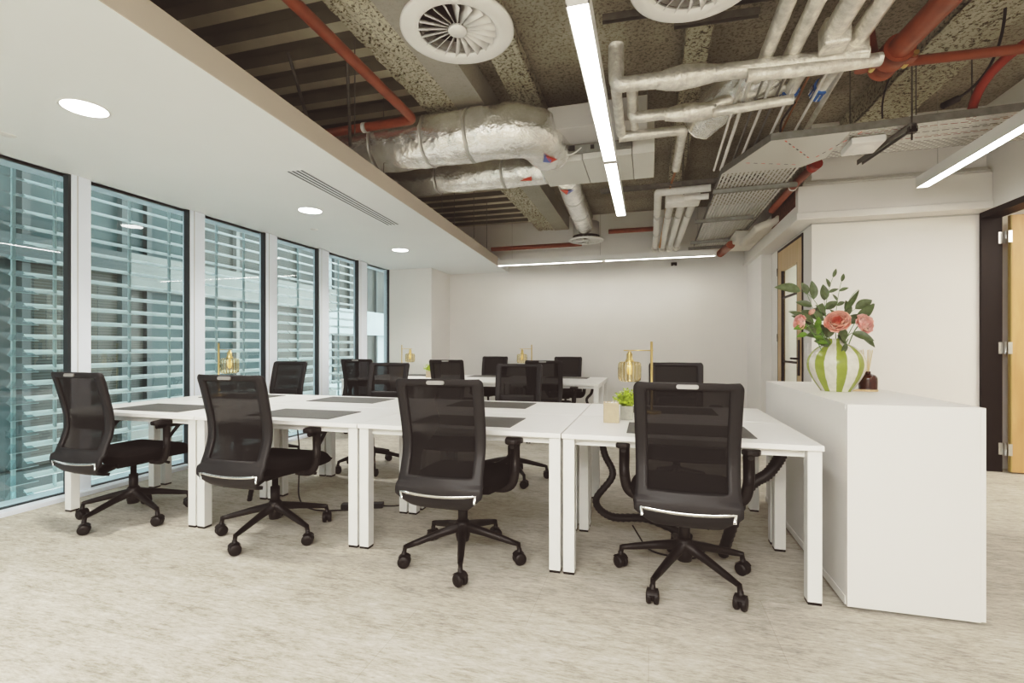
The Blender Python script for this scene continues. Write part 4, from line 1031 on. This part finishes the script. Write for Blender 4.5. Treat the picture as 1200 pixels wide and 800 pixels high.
TRP=mat('tray_plate',(.60,.59,.55),.45,metal=.3)
Z=2.75
ty=lambda x:4.12-.055*(x-.88)   # near edge of the cross run
t=empty('cable_tray',(0,0,Z)); tag(t,'perforated cable tray running from the right edge and bending back to the far wall','cable tray')
b=MB(); b.add([V((1.42,4.10,0)),V((3.0,4.02,0)),V((3.0,4.62,0)),V((1.42,4.62,0))],[(3,2,1,0)],TRH); b.build('cross_run',t)
b=MB(); b.add([V((.64,4.80,0)),V((.90,4.12,0)),V((1.42,4.10,0)),V((1.42,4.62,0)),V((1.28,4.80,0))],[(0,4,3,2,1)],TRP)
b.build('corner_plate',t)
b=MB(); b.add([V((.64,4.80,0)),V((1.28,4.80,0)),V((1.28,8.3,0)),V((.69,8.3,0))],[(3,2,1,0)],TRV); b.build('long_run',t)
b=MB()
def lip(p,q,h=.055): 
    p,q=V(p),V(q); d=(q-p).normalized(); n=V((-d.y,d.x,0))*.002
    b.add([p-n,q-n,q+n,p+n,p-n+V((0,0,h)),q-n+V((0,0,h)),q+n+V((0,0,h)),p+n+V((0,0,h))],[(0,3,2,1),(4,5,6,7),(0,1,5,4),(1,2,6,5),(2,3,7,6),(3,0,4,7)],GALV)
for p,q in (((.64,4.80,0),(.90,4.12,0)),((.90,4.12,0),(1.42,4.10,0)),((1.42,4.10,0),(3.0,4.02,0)),((1.42,4.62,0),(3.0,4.62,0)),((1.28,4.80,0),(1.42,4.62,0)),((.64,4.80,0),(.69,8.3,0)),((1.28,4.80,0),(1.28,8.3,0))): lip(p,q)
b.build('side_flange',t)
b=MB()
for (p,q) in (((1.0,4.14,-.003),(1.30,4.60,-.003)),((1.50,4.12,-.003),(1.32,4.60,-.003)),((.80,4.55,-.003),(1.25,4.72,-.003))):
    p,q=V(p),V(q); N_=14
    for k in range(0,N_,2):
        a_=p.lerp(q,k/N_); c_=p.lerp(q,(k+1)/N_); d=(c_-a_).normalized(); n=V((-d.y,d.x,0))*.005
        b.add([a_-n,c_-n,c_+n,a_+n],[(3,2,1,0)],GASKET if k%4 else REDS)
b.build('joint_slots',t)
# cables lying in tray
for i in range(4):
    b=MB(); b.tube([(1.5,4.2+.1*i,Z+.012),(2.9,4.15+.1*i,Z+.012)],.007,[REDF,CABLE,REDF,GALVD][i],6); tag(b.build('tray_cable'),'cable lying in the perforated tray above the right side','cable','cables in the tray')
for (a,b_,l) in (((.62,5.24,Z-.045),(1.36,5.20,Z-.045),'first steel channel under the long tray run, nearest us'),((.56,6.42,Z-.045),(1.20,6.36,Z-.045),'second steel channel under the long tray run'),((.60,7.70,Z-.045),(1.42,7.60,Z-.045),'farthest steel channel under the long tray run'),((.60,8.15,Z-.045),(1.15,8.12,Z-.045),'steel channel against the back wall under the tray')):
    strut(a,b_,l)
strut((1.78,4.03,Z-.05),(1.70,4.72,Z-.05),'steel channel crossing under the tray beside the white box',w=.041)
rod(1.78,4.06,Z-.06,ZS-.05,'threaded rod holding the tray beside the white box',.005)
b=MB(); b.box((-.025,-.025,0),(.025,.025,.04),BLACK); b.tube([(0,0,-.05),(0,0,0)],.006,BLACK,6); tag(b.build('rod_cap',loc=(1.78,4.06,Z-.07)),'black square washer block under the tray','bracket')
t=empty('emergency_light',(1.58,4.33,Z-.055),R(-3)); tag(t,'white square emergency light box under the cable tray','light')
b=MB(); b.box((-.11,-.13,0),(.11,.13,.05),WHITEP); b.build('body',t,bev=.008)
b=MB(); b.lathe([(.0,-.004),(.07,-.004),(.075,0)],LAM,28); b.build('lens',t)
pipe('power_cable',arc((2.05,3.6,3.35),(2.3,4.0,3.0),(1.98,4.0,2.84),14),.008,CABLE,'black cable looping down to a connector above the tray')
b=MB(); b.tube([(1.93,4.0,2.82),(2.02,4.0,2.86)],.022,CABLE,10); tag(b.build('cable_connector'),'black in line connector at the end of the looping cable','connector')
pipe('power_cable',arc((1.75,3.55,3.3),(1.50,3.9,3.05),(1.62,4.10,2.82),12),.006,CABLE,'thin black cable dropping to the tray left of the hanger rod')
pipe('power_cable',[(.99,3.85,2.9),(.95,4.05,2.86),(.97,4.15,2.82)],.008,CABLE,'black cable dropping behind the left blue tag')

# white manifold
t=empty('pipe_manifold',(.1,5.4,2.8)); tag(t,'white sleeved pipe manifold hanging beside the tray','pipes')
def mt_(name,pts,r,rb=.03,mt=LAGW): b=MB(); b.tube(path([V(p)-V((.1,5.4,2.8)) for p in pts],rb,5),r,mt,14); return b.build(name,t)
mt_('sleeved_pipe',[(.62,5.42,2.83),(.10,5.45,2.83),(.105,6.9,2.81),(.10,8.2,2.79)],.042)
mt_('sleeved_pipe',[(.60,5.42,2.74),(.36,5.44,2.74)],.03)
for x,x2 in ((.24,.21),(.36,.33),(.48,.43)): mt_('sleeved_pipe',[(x,5.74,2.80),(x2,8.15,2.79)],.042)
b=MB(); b.box((.08,.20,-.05),(.44,.42,.06),LAGW); b.build('collector_box',t,bev=.012)
for x,x2 in ((.105,.10),(.235,.215),(.352,.335),(.472,.44)):
    for yy in (6.3,7.3): f=(yy-5.74)/2.4; xx=x+(x2-x)*f; mt_('sleeve_band',[(xx,yy,2.797),(xx,yy+.03,2.797)],.045,.01,TAPE)
for x in (.10,.21,.33,.43):
    b=MB(); b.tube([V((x-.1,2.70,-.01)),V((x-.1,2.88,-.03))],.055,LAGGING,12,wr=.15); b.build('wrapped_end',t)
pipe('copper_pipe',[(.26,5.06,2.92),(.22,5.35,2.86),(.17,8.1,2.76)],.012,COPPER,'thin copper pipe running back through the white manifold')
rod(.36,5.5,2.8,ZS-.05,'threaded rod holding the manifold',.005)
# sensor under the back light
b=MB(); b.box((-.045,-.02,-.05),(.045,.02,.0),BLACK); b.lathe([(0,-.052),(.02,-.05),(.022,-.04)],WHITEP,12); tag(b.build('motion_sensor',loc=(.40,8.40,2.56)),'small black sensor on the back wall below the far light','sensor')

# ------------------------------------------------------------------ floor cables and cable spines
def spine(pts,label,r=.022):
    P_=[]
    n=len(pts)
    for i in range(n-1):
        A=[V(pts[max(0,min(n-1,k))]) for k in (i-1,i,i+1,i+2)]
        for j in range(14):
            f=j/14; P_.append(.5*((2*A[1])+(-A[0]+A[2])*f+(2*A[0]-5*A[1]+4*A[2]-A[3])*f*f+(-A[0]+3*A[1]-3*A[2]+A[3])*f**3))
    P_.append(V(pts[-1])); rs=[r*(1.0 if i%2 else .86) for i in range(len(P_))]
    b=MB(); b.tube(P_,rs,CABLE,10,sx=1.3); tag(b.build('cable_spine'),label,'cable','cable spines under the desks')
spine([(-.29,3.05,.66),(-.26,3.05,.52),(-.21,3.02,.40),(-.31,3.02,.24),(-.22,3.05,.14),(.0,3.12,.12),(.25,3.15,.02)],'thick black cable spine curling under the desk left of the nearest chair')
spine([(.71,2.95,.69),(.69,2.93,.60),(.62,2.9,.50),(.52,2.88,.42),(.44,2.9,.2),(.40,2.95,.02)],'thick black cable spine under the desk beside the cabinet',.032)
spine([(-.72,6.62,.66),(-.74,6.62,.56),(-.80,6.6,.48),(-.78,6.6,.36),(-.80,6.6,.02)],'black cable spine under the open end of the rear bench',.02)
spine([(-3.02,3.0,.66),(-3.0,3.0,.50),(-2.93,3.02,.36),(-2.86,3.02,.25),(-2.9,3.02,.02)],'black cable spine under the desk by the leftmost near chair',.016)
for pts,l in (([(-2.55,3.1,.68),(-2.5,3.08,.4),(-2.45,3.0,.05),(-2.3,2.98,.008),(-2.0,3.1,.008)],'thin black power lead under the second desk from the windows'),
              ([(-2.1,3.35,.008),(-1.95,3.2,.008),(-1.75,3.25,.008),(-1.7,3.4,.008)],'black lead lying on the carpet under the middle of the bench'),
              ([(-.1,3.3,.008),(0,2.9,.008),(.25,2.85,.008),(.35,3.1,.008)],'black lead lying on the carpet behind the nearest chair')):
    b=MB(); b.tube(path(pts,.1,8),.005,CABLE,6); tag(b.build('power_lead'),l,'cable')
b=MB(); b.box((-.15,-.03,0),(.15,.03,.035),CHARC); tag(b.build('power_strip',bev=.004,loc=(-2.02,3.16,0),rz=R(20)),'dark power strip lying on the carpet under the bench','power strip')

# ------------------------------------------------------------------ lights, world, camera
w=bpy.data.worlds.new('World'); sc.world=w; w.use_nodes=True
bg=w.node_tree.nodes['Background']; bg.inputs[0].default_value=(.90,.955,.96,1); bg.inputs[1].default_value=1.9
for (y0,y1) in panes:
    l=bpy.data.lights.new('window_portal','AREA'); l.shape='RECTANGLE'; l.size=2.45; l.size_y=y1-y0; l.cycles.is_portal=True
    o=bpy.data.objects.new('window_portal',l); C.objects.link(o); o.location=(XL-.10,(y0+y1)/2,1.27); o.rotation_euler=(0,R(-90),0)
l=bpy.data.lights.new('sky_lamp','SUN'); l.energy=.5; l.angle=R(30); l.color=(.9,.97,1)
o=bpy.data.objects.new('sky_lamp',l); C.objects.link(o); o.rotation_euler=(R(10),R(55),0)
def area(name,loc,sx,sy,e,col=(1,.97,.92),rot=(0,0,0)):
    l=bpy.data.lights.new(name,'AREA'); l.shape='RECTANGLE'; l.size=sx; l.size_y=sy; l.energy=e; l.color=col
    o=bpy.data.objects.new(name,l); C.objects.link(o); o.location=loc; o.rotation_euler=rot; return o
area('rear_fill_light',(-.6,-1.6,2.5),3.5,1.6,95,rot=(R(12),0,0))  # added area fill behind the camera, no fixture of its own
area('outer_room_lamp',(XR+1.4,4.2,2.58),1.2,1.6,28,(1,.93,.82))
area('inner_room_lamp',(2.8,7.0,2.55),.8,.8,18)

cd=bpy.data.cameras.new('camera'); cm=bpy.data.objects.new('camera',cd); C.objects.link(cm); sc.camera=cm
cm.location=(0,0,1.175); cm.rotation_euler=(R(90),0,math.atan(160/573))
cd.sensor_width=36; cd.lens=573/1200*36; cd.shift_y=7/1200; cd.clip_start=.05
sc.view_settings.view_transform='Standard'; sc.view_settings.look='None'
sc.view_settings.exposure=0; sc.view_settings.gamma=1
sc.view_settings.use_curve_mapping=True
cmv=sc.view_settings.curve_mapping
cmv.white_level=(.53,.53,.53)
cc=cmv.curves[3]
for (x,y) in ((.03,.026),(.1,.145),(.25,.375),(.5,.63)): cc.points.new(x,y)
cc.points[0].location=(0,.0); cc.points[-1].location=(1,.84)
for k,(lo,hi) in enumerate(((.017,1.0),(.0115,.99),(.010,.985))):
    q=cmv.curves[k]; q.points[0].location=(0,lo); q.points[-1].location=(1,hi)
cmv.update()
sc.cycles.max_bounces=8; sc.cycles.diffuse_bounces=5; sc.cycles.transparent_max_bounces=24; sc.cycles.sample_clamp_indirect=6
sc.cycles.use_denoising=True
